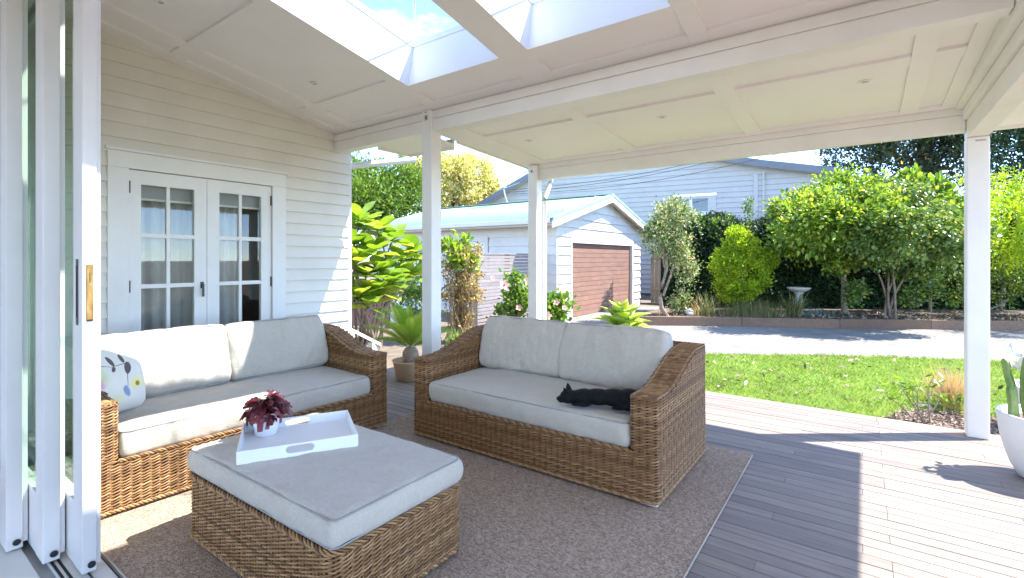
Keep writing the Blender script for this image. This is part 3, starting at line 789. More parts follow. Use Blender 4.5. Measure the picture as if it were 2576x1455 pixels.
sliding_door(-3.02, 0.549, 0.628, 'white sliding glass door, middle one of the open stack')
sliding_door(-3.287, 0.470, 0.547, 'white sliding glass door, innermost of the open stack')

# ================================================================== HOUSE with french doors
WX = -4.95
house = empty('house', (WX, 1.8, 0), 0, 'cream weatherboard house wall with white french doors', 'house')
def hw(fn):  # world -> house local
    return lambda x, y, z: (x - WX, y - 1.8, z)
HL = hw(None)
def hbox(name, mat, x0, x1, y0, y1, z0, z1, bevel=0.0, parent=None):
    return MB().box(x0, x1, y0, y1, z0, z1, HL).build(name, mat, parent or house, bevel)
def ceil1(Y): return 2.823 + 0.186 * (3.4 - Y)
BH = 0.1225
zb = -0.30; i = 0
WALL_END = 3.556
while zb < 3.55:
    yend = WALL_END
    if zb > 2.80: yend = min(WALL_END, 3.4 - (zb - 0.02 - 2.823) / 0.186)
    segs = [(0.72, yend)]
    if zb < 2.2: segs = [(0.72, 1.275), (2.768, yend)]
    for ya, yb in segs:
        if yb - ya < 0.05: continue
        prof = [(WX - 0.012, ya, zb), (WX + 0.025, ya, zb), (WX + 0.026, ya, zb + 0.004), (WX + 0.0005, ya, zb + BH + 0.016), (WX - 0.012, ya, zb + BH + 0.016)]
        MB().prism([HL(*p) for p in prof], (0, yb - ya, 0)).build('weatherboard', 'cream_board', house)
    zb += BH; i += 1
# solid wall behind the boards, with the door opening left clear
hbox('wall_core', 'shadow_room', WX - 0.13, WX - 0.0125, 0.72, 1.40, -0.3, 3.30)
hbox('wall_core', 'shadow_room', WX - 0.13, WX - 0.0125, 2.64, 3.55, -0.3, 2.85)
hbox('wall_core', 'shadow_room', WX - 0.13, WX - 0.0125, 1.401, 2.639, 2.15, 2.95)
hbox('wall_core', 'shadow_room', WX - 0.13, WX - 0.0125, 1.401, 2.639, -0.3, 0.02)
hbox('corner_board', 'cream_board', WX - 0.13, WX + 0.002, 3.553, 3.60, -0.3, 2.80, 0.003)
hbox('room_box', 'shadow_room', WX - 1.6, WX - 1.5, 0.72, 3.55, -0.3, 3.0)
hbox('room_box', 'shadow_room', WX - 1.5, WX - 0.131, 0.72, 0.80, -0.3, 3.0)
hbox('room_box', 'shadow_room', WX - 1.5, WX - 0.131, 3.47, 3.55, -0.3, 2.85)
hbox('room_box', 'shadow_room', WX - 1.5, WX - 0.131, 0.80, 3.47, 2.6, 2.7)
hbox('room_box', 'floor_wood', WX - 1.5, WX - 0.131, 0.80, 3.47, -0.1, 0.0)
# architrave
F0 = WX + 0.030
hbox('door_frame', 'white_paint', WX - 0.01, F0, 1.276, 1.418, 0.0, 2.150, 0.003)
hbox('door_frame', 'white_paint', WX - 0.01, F0, 2.627, 2.767, 0.0, 2.150, 0.003)
hbox('door_frame', 'white_paint', WX - 0.01, F0 + 0.002, 1.276, 2.767, 2.1505, 2.285, 0.003)
hbox('door_frame', 'white_paint', WX - 0.01, F0 + 0.018, 1.260, 2.783, 2.286, 2.312, 0.004)
hbox('door_sill', 'white_paint', WX - 0.10, F0 + 0.03, 1.30, 2.74, -0.02, 0.03, 0.004)
def french_leaf(y0, y1, panes, hinge_y, handle_y=None):
    xf, xb = WX + 0.004, WX - 0.038
    ya, yb, yc, yd = panes
    rows = [(1.618, 2.030), (1.185, 1.580), (0.752, 1.148), (0.32, 0.715)]
    d = MB()
    d.box(xb, xf, y0, ya, 0.035, 2.145, HL); d.box(xb, xf, yd, y1, 0.035, 2.145, HL)
    d.box(xb, xf, ya, yd, 2.030, 2.145, HL); d.box(xb, xf, ya, yd, 0.035, 0.32, HL)
    leaf = d.build('french_door', 'white_paint', house)
    hbox('muntin', 'white_paint', xb + 0.006, xf - 0.003, yb, yc, 0.32, 2.03, 0.003, leaf)
    for (z1, z2), (z3, z4) in zip(rows[:-1], rows[1:]):
        for p, q in ((ya, yb), (yc, yd)):
            hbox('muntin', 'white_paint', xb + 0.006, xf - 0.003, p, q, z4, z1, 0.003, leaf)
    for (z1, z2) in rows:
        for p, q in ((ya, yb), (yc, yd)):
            hbox('pane', 'glass_clear', xb + 0.017, xb + 0.021, p, q, z1, z2, 0, leaf)
    for hz in (2.0, 1.17, 0.35):
        hbox('hinge', 'dark_metal', xf - 0.002, xf + 0.012, hinge_y - 0.006, hinge_y + 0.006, hz - 0.05, hz + 0.05, 0.002, leaf)
    if handle_y:
        h = MB(); h.box(xf, xf + 0.008, handle_y - 0.014, handle_y + 0.014, 1.13, 1.19, HL)
        h.box(xf + 0.008, xf + 0.034, handle_y - 0.009, handle_y + 0.009, 1.15, 1.172, HL)
        h.box(xf + 0.026, xf + 0.038, handle_y - 0.011, handle_y + 0.007, 1.055, 1.15, HL)
        h.build('handle', 'dark_metal', leaf, 0.002)
french_leaf(1.422, 2.015, (1.508, 1.694, 1.722, 1.912), 1.426, 1.975)
french_leaf(2.019, 2.622, (2.125, 2.305, 2.333, 2.520), 2.618)
# curtains and half drawn blinds behind the glass
def curtain(ya, yb, x):
    n = 90; V = []; 
    for z in (0.03, 2.14):
        for k in range(n):
            yy = ya + (yb - ya) * k / (n - 1); V.append(HL(x + 0.022 * math.sin(yy * 62) + 0.012 * math.sin(yy * 23 + 1), yy, z))
    Fq = [(k, k + 1, n + k + 1, n + k) for k in range(n - 1)]
    me = bpy.data.meshes.new('curtain'); me.from_pydata(V, [], Fq); me.update()
    link('curtain', me, 'curtain_grey', house, smooth=True)
curtain(1.42, 2.02, WX - 0.20); curtain(2.03, 2.42, WX - 0.20)
for ya, yb in ((1.44, 2.0), (2.04, 2.60)):
    hbox('blind', 'blind_grey', WX - 0.088, WX - 0.084, ya, yb, 1.925, 2.14)
    hbox('blind_rail', 'white_paint', WX - 0.094, WX - 0.078, ya, yb, 1.905, 1.924, 0.002)

# lintel wall above the sliding doors
lin = empty('lintel_wall', (-1.2, 0.56, 2.9), 0, 'white painted wall above the sliding door opening', 'wall')
MB().box(-4.95, 2.2, 0.42, 0.715, 2.88, 3.42, lambda x, y, z: (x + 1.2, y - 0.56, z - 2.9)).build('lintel', 'white_paint', lin)
MB().box(-4.95, -4.76, 0.42, 0.715, 0.0, 2.879, lambda x, y, z: (x + 1.2, y - 0.56, z - 2.9)).build('jamb', 'white_paint', lin)
MB().box(1.62, 2.2, 0.42, 0.715, 0.0, 2.879, lambda x, y, z: (x + 1.2, y - 0.56, z - 2.9)).build('jamb', 'white_paint', lin)

# ================================================================== VERANDA
ver = empty('veranda', (-1.5, 3.4, 0), 0, 'white veranda with posts, beams, battened ceilings and roof lanterns', 'veranda')
VL = lambda x, y, z: (x + 1.5, y - 3.4, z)
def vbox(name, mat, x0, x1, y0, y1, z0, z1, bevel=0.0, parent=None):
    return MB().box(x0, x1, y0, y1, z0, z1, VL).build(name, mat, parent or ver, bevel)
def post(x0, y0, ztop, w=0.134):
    p = vbox('post', 'white_paint', x0, x0 + w, y0, y0 + w, 0.0, ztop, 0.010)
    return p
P1 = post(-3.474, 3.325, 2.835)
P2 = post(-3.483, 5.185, 2.60)
P3 = post(0.665, 5.20, 2.355)
vbox('bolt_recess', 'zinc', -3.432, -3.392, 3.3225, 3.3255, 2.735, 2.785, 0, P1)
vbox('bolt', 'dark_metal', -3.420, -3.404, 3.3195, 3.3225, 2.75, 2.77, 0, P1)
vbox('bolt_recess', 'dark_metal', -3.432, -3.40, 3.3235, 3.3255, 2.812, 2.818, 0, P1)
vbox('bolt_recess', 'zinc', -3.438, -3.41, 5.1825, 5.1855, 2.50, 2.535, 0, P2)
vbox('bolt', 'dark_metal', -3.431, -3.417, 5.1795, 5.1825, 2.51, 2.525, 0, P2)
vbox('bolt_recess', 'zinc', 0.715, 0.775, 5.1975, 5.2005, 2.318, 2.330, 0, P3)
# middle beam in two stepped boards
vbox('beam', 'white_paint', -4.93, 0.60, 3.348, 3.470, 2.628, 2.745, 0.004)
vbox('beam', 'white_paint', -4.93, 0.60, 3.338, 3.475, 2.7465, 2.815, 0.004)
vbox('beam_shadow_gap', 'white_paint', -4.93, 0.60, 3.360, 3.475, 2.816, 2.87)
# far beam
vbox('beam', 'white_paint', -3.347, 0.664, 5.235, 5.325, 2.413, 2.545, 0.004)
vbox('beam', 'white_paint', -3.347, 0.664, 5.228, 5.330, 2.5465, 2.606, 0.004)
# right hand beam running back to the house
vbox('beam', 'white_paint', 0.668, 0.796, 0.72, 5.334, 2.3565, 2.50, 0.006)
vbox('beam', 'white_paint', 0.645, 0.796, 0.72, 5.226, 2.5015, 2.585, 0.005)
vbox('beam', 'white_paint', 0.603, 0.796, 0.72, 5.226, 2.5865, 2.70, 0.005)
vbox('beam', 'white_paint', 0.625, 0.796, 0.72, 3.36, 2.7015, 3.35, 0.005)
# ceilings
def ceil2(Y): return 2.606 + 0.055 * (5.2 - Y)
def slab(name, mat, x0, x1, y0, y1, n0, n1, cf, parent=None, bevel=0.0):
    return MB().box(x0, x1, y0, y1, n0, n1, lambda x, y, z: VL(x, y, cf(y) + z)).build(name, mat, parent or ver, bevel)
BT = 0.020
XB = [(-4.95, -4.78), (-4.575, -4.447), (-3.355, -3.2305), (-2.219, -1.971), (-0.929, -0.805), (0.27, 0.39), (0.51, 0.62)]
SKY_Y0, SKY_Y1 = 0.95, 2.925
def ceiling(cf, xcuts, ycuts, holes, tag_):
    """xcuts / ycuts: alternating batten and panel limits. Battens stand BT proud of the panels"""
    xs = xcuts; ys = ycuts
    for (ya, yb, yk) in ys:
        for (xa, xb, xk) in xs:
            if any(xa >= h[0] - 1e-4 and xb <= h[1] + 1e-4 and ya >= h[2] - 1e-4 and yb <= h[3] + 1e-4 for h in holes): continue
            if xk == 'p' and yk == 'p':
                slab('ceiling_panel', 'ceiling_paint', xa - 0.01, xb + 0.01, ya - 0.01, yb + 0.01, BT, BT + 0.03, cf)
XC1 = [(-4.95, -4.78, 'b'), (-4.78, -4.575, 'p'), (-4.575, -4.447, 'b'), (-4.447, -3.355, 'p'), (-3.355, -3.23, 'b'), (-3.23, -2.22, 'p'), (-2.22, -1.97, 'b'), (-1.97, -0.93, 'p'), (-0.93, -0.805, 'b'), (-0.805, 0.27, 'p'), (0.27, 0.39, 'b'), (0.39, 0.51, 'p'), (0.51, 0.624, 'b')]
YC1 = [(0.716, 0.80, 'b'), (0.80, 1.66, 'p'), (1.66, 1.788, 'b'), (1.788, 2.788, 'p'), (2.788, 2.912, 'b'), (2.912, 3.25, 'p'), (3.25, 3.40, 'b')]
H1 = (-3.23, -2.22, SKY_Y0, SKY_Y1); H2 = (-1.97, -0.93, SKY_Y0, SKY_Y1)
# long battens along the slope
for (xa, xb, k) in XC1:
    if k == 'b': slab('batten', 'ceiling_paint', xa, xb, 0.716, 3.358, 0.0, BT + 0.004, ceil1, None, 0.0015)
for (xa, xb, k) in XC1:
    if k != 'p': continue
    sky = xa in (-3.23, -1.97)
    if sky: yl = [(0.716, SKY_Y0, 'b'), (SKY_Y1, 3.05, 'b'), (3.05, 3.25, 'p'), (3.25, 3.358, 'b')]
    else: yl = [(a, min(b, 3.358), kk) for a, b, kk in YC1]
    if xa == -0.805: yl = [(0.716, 0.80, 'b'), (0.80, 1.66, 'p'), (1.66, 1.788, 'b'), (1.788, 3.25, 'p'), (3.25, 3.358, 'b')]
    for ya, yb, kk in yl:
        if kk == 'b': slab('batten', 'ceiling_paint', xa + 0.0005, xb - 0.0005, ya, yb, 0.0004, BT + 0.0044, ceil1, None, 0.0015)
        else: slab('ceiling_panel', 'ceiling_paint', xa - 0.004, xb + 0.004, ya - 0.004, yb + 0.004, BT, BT + 0.03, ceil1)
slab('soffit_board', 'ceiling_paint', -4.948, 0.60, 3.359, 3.42, 0.012, 0.03, ceil1)
# roof above (pieces leave the lantern openings free)
RO = 0.10
for (x0, x1, y0, y1) in ((-5.10, -3.30, 0.45, 3.95), (-2.15, -2.04, 0.45, 3.95), (-0.86, 0.62, 0.45, 3.50), (-3.2995, -2.1505, 0.45, 0.88), (-3.2995, -2.1505, 2.995, 3.95), (-2.0395, -0.8605, 0.45, 0.88), (-2.0395, -0.8605, 2.995, 3.50)):
    slab('roof_sheet', 'zinc', x0, x1, y0, y1, RO, RO + 0.05, ceil1)
slab('roof_sheet', 'zinc', 0.6205, 1.36, 0.45, 5.40, 0.09, 0.12, lambda Y: ceil2(3.4) + 0.02 * (5.2 - Y))
# second bay ceiling
XC2 = [(-3.57, -3.21, 'b'), (-3.21, -2.152, 'p'), (-2.152, -2.018, 'b'), (-2.018, -0.922, 'p'), (-0.922, -0.782, 'b'), (-0.782, 0.25, 'p'), (0.25, 0.37, 'b'), (0.37, 0.512, 'p'), (0.512, 0.603, 'b')]
YC2 = [(3.477, 3.964, 'p'), (3.964, 4.12, 'b'), (4.12, 5.13, 'p'), (5.13, 5.227, 'b')]
for (xa, xb, k) in XC2:
    if k == 'b':
        slab('batten', 'ceiling_paint', xa, xb, 3.477, 5.36 if xa < -3.5 else 5.227, 0.0, BT + 0.004, ceil2, None, 0.0015)
    else:
        for ya, yb, kk in YC2:
            if kk == 'b': slab('batten', 'ceiling_paint', xa + .0005, xb - .0005, ya, yb, 0.0004, BT + 0.0044, ceil2, None, 0.0015)
            else: slab('ceiling_panel', 'ceiling_paint', xa - 0.004, xb + 0.004, ya - 0.004, yb + 0.004, BT, BT + 0.03, ceil2)
slab('roof_sheet', 'zinc', -3.60, 0.62, 3.5005, 5.42, 0.075, 0.11, ceil2)
slab('fascia', 'white_paint', -3.60, -3.572, 3.96, 5.42, -0.012, 0.074, ceil2)
vbox('gutter', 'white_paint', -3.60, 1.30, 5.337, 5.43, 2.56, 2.66, 0.006)
# eave beyond the middle beam at the wall end
slab('eave_soffit', 'ceiling_paint', -4.30, -3.573, 3.477, 3.90, 0.0, 0.03, lambda Y: 2.612 + 0.06 * (3.9 - Y))
vbox('fascia', 'white_paint', -4.30, -3.602, 3.902, 3.935, 2.59, 2.70, 0.003)
vbox('fascia', 'white_paint', -4.325, -4.302, 3.477, 3.935, 2.60, 2.70, 0.003)
# right hand eave
vbox('eave_soffit', 'ceiling_paint', 0.798, 1.33, 0.72, 5.336, 2.44, 2.46)
vbox('fascia', 'white_paint', 1.331, 1.375, 0.72, 5.36, 2.40, 2.62, 0.003)
vbox('fascia', 'white_paint', 0.798, 1.33, 5.337, 5.36, 2.415, 2.555, 0.003)
# downlights
def downlight(x, y, cf):
    z = cf(y) + BT
    d = MB(); d.lathe([(0.026, -0.001), (0.030, -0.005), (0.046, -0.004), (0.048, 0.002)], n=28)
    o = d.build('downlight', 'bright_white', ver, loc=VL(x, y, z), smooth=True)
    MB().lathe([(0.0005, -0.0015), (0.0245, -0.0015), (0.025, 0.0)], n=24).build('lamp', 'zinc', o)
for x, y in ((-4.045, 1.357), (-4.055, 2.562)): downlight(x, y, ceil1)
for x, y in ((-2.912, 4.365), (-1.46, 4.34), (0.014, 4.321)): downlight(x, y, ceil2)
# roof lanterns
K1 = math.atan(0.186)
def lantern(x0, x1, y0, y1):
    nvec = Vector((0, math.sin(K1), math.cos(K1)))
    D = 0.36
    def q(x, y, n):
        b = Vector((x, y, ceil1(y))) + nvec * n
        return VL(*b)
    t = 0.02
    m = MB()
    m.box(x0 - t, x0 + .004, y0 - t, y1 + t, 0.001, D, q); m.box(x1 - .004, x1 + t, y0 - t, y1 + t, 0.001, D, q)
    m.box(x0 + .004, x1 - .004, y0 - t, y0 + .004, 0.001, D, q); m.box(x0 + .004, x1 - .004, y1 - .004, y1 + t, 0.001, D, q)
    s = m.build('skylight', 'bright_white', ver)
    # joints in the shaft lining
    for yy in (y0 + 0.72,):
        MB().box(x0 + 0.0045, x0 + 0.007, yy - 0.004, yy + 0.004, 0.0, D, q).build('joint', 'white_paint', s)
    # kerb on top
    e = 0.045
    k = MB()
    k.box(x0 - e, x0 + 0.012, y0 - e, y1 + e, D + .0005, D + 0.055, q); k.box(x1 - 0.012, x1 + e, y0 - e, y1 + e, D + .0005, D + 0.055, q)
    k.box(x0 + 0.012, x1 - 0.012, y0 - e, y0 + 0.012, D + .0005, D + 0.055, q); k.box(x0 + 0.012, x1 - 0.012, y1 - 0.012, y1 + e, D + .0005, D + 0.055, q)
    k.build('kerb', 'bright_white', s)
    b = D + 0.056; H = b + 0.22; xm = (x0 + x1) / 2; w = (x1 - x0) / 2
    A, B_, C_, D_ = (x0 - .02, y0 - .02, b), (x1 + .02, y0 - .02, b), (x1 + .02, y1 + .02, b), (x0 - .02, y1 + .02, b)
    R0, R1 = (xm, y0 + w, H), (xm, y1 - w, H)
    for poly in ((A, R0, R1, D_), (B_, C_, R1, R0), (A, B_, R0), (C_, D_, R1)):
        pl = [Vector(q(*p)) for p in poly]
        me = bpy.data.meshes.new('glass_pane'); me.from_pydata(pl, [], [tuple(range(len(pl)))]); me.update()
        o = link('glass_pane', me, 'glass_roof', s)
    for p, r in ((A, R0), (B_, R0), (C_, R1), (D_, R1), (R0, R1)):
        tb = TB(); tb.tube([q(*p), tuple((Vector(q(*p)) + Vector(q(*r))) / 2), q(*r)], 0.007, 6); tb.build('glazing_bar', 'bright_white', s)
lantern(*H1); lantern(*H2)
# downpipe at the far post, sloping overflow pipe at the wall end
tb = TB(); tb.tube([VL(-3.27, 5.40, 2.56), VL(-3.275, 5.40, 2.40), VL(-3.29, 5.395, 2.36), VL(-3.335, 5.36, 2.20), VL(-3.345, 5.355, 2.12), VL(-3.345, 5.355, -0.1)], 0.036, 12); tb.build('downpipe', 'pipe_white', ver)
pa, pb = at_depth(872, 419, 5.9), at_depth(1046, 402, 6.25)
tb = TB(); tb.tube([VL(*pa), VL(*((pa + pb) / 2)), VL(*pb)], 0.038, 12); tb.build('downpipe', 'pipe_white', ver)

# ================================================================== RUG
rug = tag(box('rug', 'rug_weave', None, -3.30, -0.635, 0.742, 3.815, 0.0015, 0.009), 'flat woven brown outdoor rug under the wicker furniture', 'rug')
tb = TB(); Pp, Nn_, s_ = rpoly([(-3.30, 0.742), (-0.635, 0.742), (-0.635, 3.815), (-3.30, 3.815)], 0.012, 0.03, True)
tb.tube(np.concatenate([Pp, np.full((len(Pp), 1), 0.0065)], 1), 0.006, 6, closed=True, nrm=np.concatenate([Nn_, np.zeros((len(Nn_), 1))], 1)); tb.build('bound_edge', 'rug_edge', rug)

# ================================================================== WICKER SOFAS
SL, SD, AW = 0.99, 1.0, 0.17
RS = 0.0162
def arm_top(y):
    t = np.clip((np.asarray(y, float) - 0.16) / 0.66, 0, 1); return 0.615 + 0.165 * t * t * (3 - 2 * t)
def sofa_wicker():
    tb = TB(); base_h = 0.298; step = PITCH / 5
    z = 0.038; i = 0
    yy = np.linspace(0, 1, 400); tops = arm_top(yy)
    while z < 0.772:
        ph = math.pi * (i % 2)
        if z < base_h:
            P, N, s = rpoly([(-SL, 0), (SL, 0), (SL, SD), (-SL, SD)], 0.045, step, True)
            k = max(2, int(round(s[-1] / PITCH / 2))) * 2
            weave_row(tb, P, N, s * (k * PITCH / (s[-1] + step)), z, ph, True)
        elif z < 0.607:
            P, N, s = rpoly([(SL - AW, 0.86), (SL - AW, 0), (SL, 0), (SL, SD), (-SL, SD), (-SL, 0), (-SL + AW, 0), (-SL + AW, 0.86)], 0.045, step)
            weave_row(tb, P, N, s, z, ph)
        else:
            ok = yy[tops > z]
            if len(ok) < 3: break
            y0 = ok[0]
            if y0 < 0.97:
                P, N, s = rpoly([(SL, y0), (SL, SD), (-SL, SD), (-SL, y0)], 0.045, step)
                weave_row(tb, P, N, s + y0, z, ph)
            if y0 < 0.82:
                for sgn in (1, -1):
                    pts = [(SL - AW, 0.86), (SL - AW, y0)] if sgn > 0 else [(-SL + AW, y0), (-SL + AW, 0.86)]
                    P, N, s = rpoly(pts, 0.01, step); weave_row(tb, P, N, s if sgn > 0 else s + y0, z, ph)
        z += RS; i += 1
    # arm tops: strands across, following the curve
    arc = np.concatenate([[0], np.cumsum(np.hypot(np.diff(yy), np.diff(tops)))])
    for sgn in (1, -1):
        s = 0.02; j = 0
        while s < arc[-1] - 0.01:
            y0 = np.interp(s, arc, yy); zt = float(arm_top(y0)); sl = (float(arm_top(y0 + .01)) - float(arm_top(y0 - .01))) / .02
            nv = np.array([0, -sl, 1.0]); nv /= np.linalg.norm(nv)
            xs = np.linspace(0.006, AW - 0.006, 20); u = xs / AW
            tv = np.array([0, 1.0, sl]); tv /= np.linalg.norm(tv)
            for kk in (0, 1):
                ph = np.pi * xs / (AW / 4) + math.pi * kk
                off = 0.0050 * np.cos(ph) - 0.012 * (np.abs(u - .5) * 2) ** 5; al = 0.0042 * np.sin(ph)
                X = sgn * (SL - AW + xs)
                path = np.stack([X, y0 + nv[1] * off + tv[1] * al, zt + nv[2] * off + tv[2] * al], 1)
                tb.tube(path, 0.0044, 5, nrm=np.tile(nv, (len(xs), 1)), rb=0.0050)
            s += RS; j += 1
        # stakes along the top
        for u in (0.25, 0.5, 0.75):
            tb.tube(np.stack([np.full(60, sgn * (SL - AW + AW * u)), np.linspace(0.0, 1, 60), arm_top(np.linspace(0, 1, 60)) - 0.001], 1), 0.004, 5)
        for xe in (SL - 0.012, SL - AW + 0.012):
            P = np.stack([np.full(120, sgn * xe), np.linspace(0.012, 0.99, 120), arm_top(np.linspace(0.012, .99, 120)) - 0.005], 1)
            braid(tb, P, np.tile(np.array([sgn, 0, 0.0]), (120, 1)), 0.0052, 0.0062)
        P = np.stack([sgn * np.linspace(SL - AW + .01, SL - .01, 30), np.full(30, 0.010), np.full(30, 0.608)], 1)
        braid(tb, P, np.tile(np.array([0, -1.0, 0]), (30, 1)), 0.0052, 0.0062)
    # upright stakes
    def stakes(pts, z1, z0=0.03):
        P, N, s = rpoly(pts, 0.045, PITCH)
        for p in P:
            zt = z1 if not callable(z1) else float(z1(p[1]))
            tb.tube([(p[0], p[1], z0), (p[0], p[1], (z0 + zt) / 2), (p[0], p[1], zt)], 0.0042, 4, nrm=np.tile(np.array([1.0, 0, 0]), (3, 1)))
    stakes([(-SL + 0.05, 0), (SL - 0.05, 0)], 0.295)
    for sgn in (1, -1):
        stakes([(sgn * SL, 0.05), (sgn * SL, SD - 0.05)], arm_top); stakes([(sgn * (SL - AW), 0.05), (sgn * (SL - AW), 0.86)], arm_top, 0.28)
        stakes([(sgn * (SL - AW + 0.05), 0), (sgn * (SL - 0.05), 0)], 0.60)
    stakes([(-SL + 0.05, SD), (SL - 0.05, SD)], 0.77)
    # borders: bottom rim, seat front rim, back top
    P, N, s = rpoly([(-SL, 0), (SL, 0), (SL, SD), (-SL, SD)], 0.045, 0.03, True); P = np.concatenate([P, P[:1]]); N = np.concatenate([N, N[:1]])
    braid(tb, np.concatenate([P, np.full((len(P), 1), 0.034)], 1), np.concatenate([N, np.zeros((len(N), 1))], 1), 0.006, 0.007)
    P = np.stack([np.linspace(-SL + AW, SL - AW, 60), np.full(60, 0.0), np.full(60, 0.300)], 1)
    braid(tb, P, np.tile(np.array([0, -1.0, 0]), (60, 1)), 0.006, 0.007)
    P = np.stack([np.linspace(-SL + .01, SL - .01, 60), np.full(60, 0.985), np.full(60, 0.778)], 1)
    braid(tb, P, np.tile(np.array([0, 0, 1.0]), (60, 1)), 0.0065, 0.0085)
    for k in range(9):
        yb = 0.86 + 0.014 * k
        X = np.linspace(-SL + .02, SL - .02, 160); tb.tube(np.stack([X, np.full(160, yb), 0.776 + 0.005 * np.sin(X * math.pi / PITCH + k * math.pi)], 1), 0.0055, 5)
    return np_mesh('wicker_weave', np.concatenate(tb.V), np.concatenate(tb.F))
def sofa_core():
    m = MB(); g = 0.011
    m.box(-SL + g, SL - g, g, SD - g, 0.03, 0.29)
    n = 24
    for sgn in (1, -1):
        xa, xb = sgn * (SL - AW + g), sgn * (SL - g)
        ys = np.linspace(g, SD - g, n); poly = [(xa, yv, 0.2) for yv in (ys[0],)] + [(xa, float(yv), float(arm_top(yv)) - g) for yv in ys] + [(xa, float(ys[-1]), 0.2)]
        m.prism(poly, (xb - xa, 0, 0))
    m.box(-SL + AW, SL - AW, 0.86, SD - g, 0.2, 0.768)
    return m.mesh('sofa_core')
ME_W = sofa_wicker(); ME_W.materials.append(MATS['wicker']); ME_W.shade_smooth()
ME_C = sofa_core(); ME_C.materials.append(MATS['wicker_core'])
def sofa(loc, rz, label, seed):
    r = empty('wicker_sofa', loc, rz, label, 'sofa', 'matching wicker sofas on the deck')
    fr = link('frame', ME_C, None, r)
    w = link('wicker_weave', ME_W, None, r); w['kind'] = 'stuff'
    for fx in (-0.93, 0.0, 0.93):
        for fy in (0.055, 0.93):
            box('foot', 'foot_white', r, fx - 0.05, fx + 0.05, fy - 0.04, fy + 0.04, 0.009 - loc[2], 0.032, 0.003)
    cushion('seat_cushion', r, 1.62, 0.84, 0.155, loc=(0, 0.425, 0.297), seed=seed, puff=0.022, wr=0.0065, r=0.028, n=(64, 30, 8), belly=0.010)
    lean = rad(-17)
    for k, sx in enumerate((-1, 1)):
        cushion('back_cushion', r, 0.785, 0.155, 0.44, loc=(sx * 0.402, 0.66 - 0.012 * k, 0.462), rot=(lean, 0, rad(1.5 * sx * (1 if seed % 2 else -1))), seed=seed + 3 + k, puff=0.010, wr=0.009, r=0.028, n=(42, 8, 26), belly=0.034)
    return r
# sofa resting on the rug facing the camera, and one along the house wall
sofa2 = sofa((-1.912, 2.672, 0.0), rad(-0.4), 'wicker sofa with grey cushions and a black cat asleep on it', 2)
sofa1 = sofa((-3.262, 1.722, 0.0), rad(88.2), 'wicker sofa along the house wall with sunlit cushions and a floral pillow', 5)

# floral scatter cushion leaning in the near corner of the wall side sofa
pil = cushion('scatter_cushion', None, 0.44, 0.13, 0.44, 'floral_fabric', loc=(-3.66, 0.955, 0.468), rot=(rad(-24), rad(5), rad(118)), seed=21, puff=0.0, wr=0.006, r=0.05, n=(22, 8, 22), top_pipe=False, belly=0.05)
tag(pil, 'square pale scatter cushion printed with flowers and dark leaves', 'cushion')

# ================================================================== OTTOMAN
ott = empty('wicker_ottoman', (-2.135, 1.385, 0.009), rad(0.5), 'wicker ottoman with thick grey cushion carrying the white tray', 'ottoman')
OX, OY = 0.592, 0.352
def ottoman_wicker():
    tb = TB(); z = 0.035; i = 0; step = PITCH / 5
    while z < 0.312:
        fl_ = 0.0
        P, N, s = rpoly([(-OX, -OY), (OX, -OY), (OX, OY), (-OX, OY)], 0.055, step, True)
        k = max(2, int(round(s[-1] / PITCH / 2))) * 2
        weave_row(tb, P, N, s * (k * PITCH / (s[-1] + step)), z, 0, True, 0.0054, 0.0050)
        z += 0.0158; i += 1
    P, N, s = rpoly([(-OX, -OY), (OX, -OY), (OX, OY), (-OX, OY)], 0.055, PITCH, True)
    for p in P: tb.tube([(p[0], p[1], 0.025), (p[0], p[1], 0.15), (p[0], p[1], 0.318)], 0.0042, 4, nrm=np.tile(np.array([1.0, 0, 0]), (3, 1)))
    P, N, s = rpoly([(-OX, -OY), (OX, -OY), (OX, OY), (-OX, OY)], 0.055, 0.02, True); P = np.concatenate([P, P[:1]]); N = np.concatenate([N, N[:1]])
    N3 = np.concatenate([N, np.zeros((len(N), 1))], 1)
    braid(tb, np.concatenate([P + N * 0.003, np.full((len(P), 1), 0.326)], 1), N3, 0.0052, 0.0088, 10, 4)
    braid(tb, np.concatenate([P, np.full((len(P), 1), 0.029)], 1), N3, 0.006, 0.007)
    return tb
w = ottoman_wicker().build('wicker_weave', 'wicker', ott); w['kind'] = 'stuff'
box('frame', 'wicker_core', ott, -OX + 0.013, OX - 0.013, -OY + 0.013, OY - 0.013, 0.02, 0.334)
for fx in (-0.5, 0.5):
    for fy in (-0.28, 0.28): box('foot', 'foot_white', ott, fx - 0.06, fx + 0.06, fy - 0.045, fy + 0.045, 0.0, 0.024, 0.003)
cushion('seat_cushion', ott, 1.19, 0.705, 0.118, loc=(0, 0, 0.335), seed=31, puff=0.012, wr=0.0055, r=0.026, n=(56, 34, 8), belly=0.012)

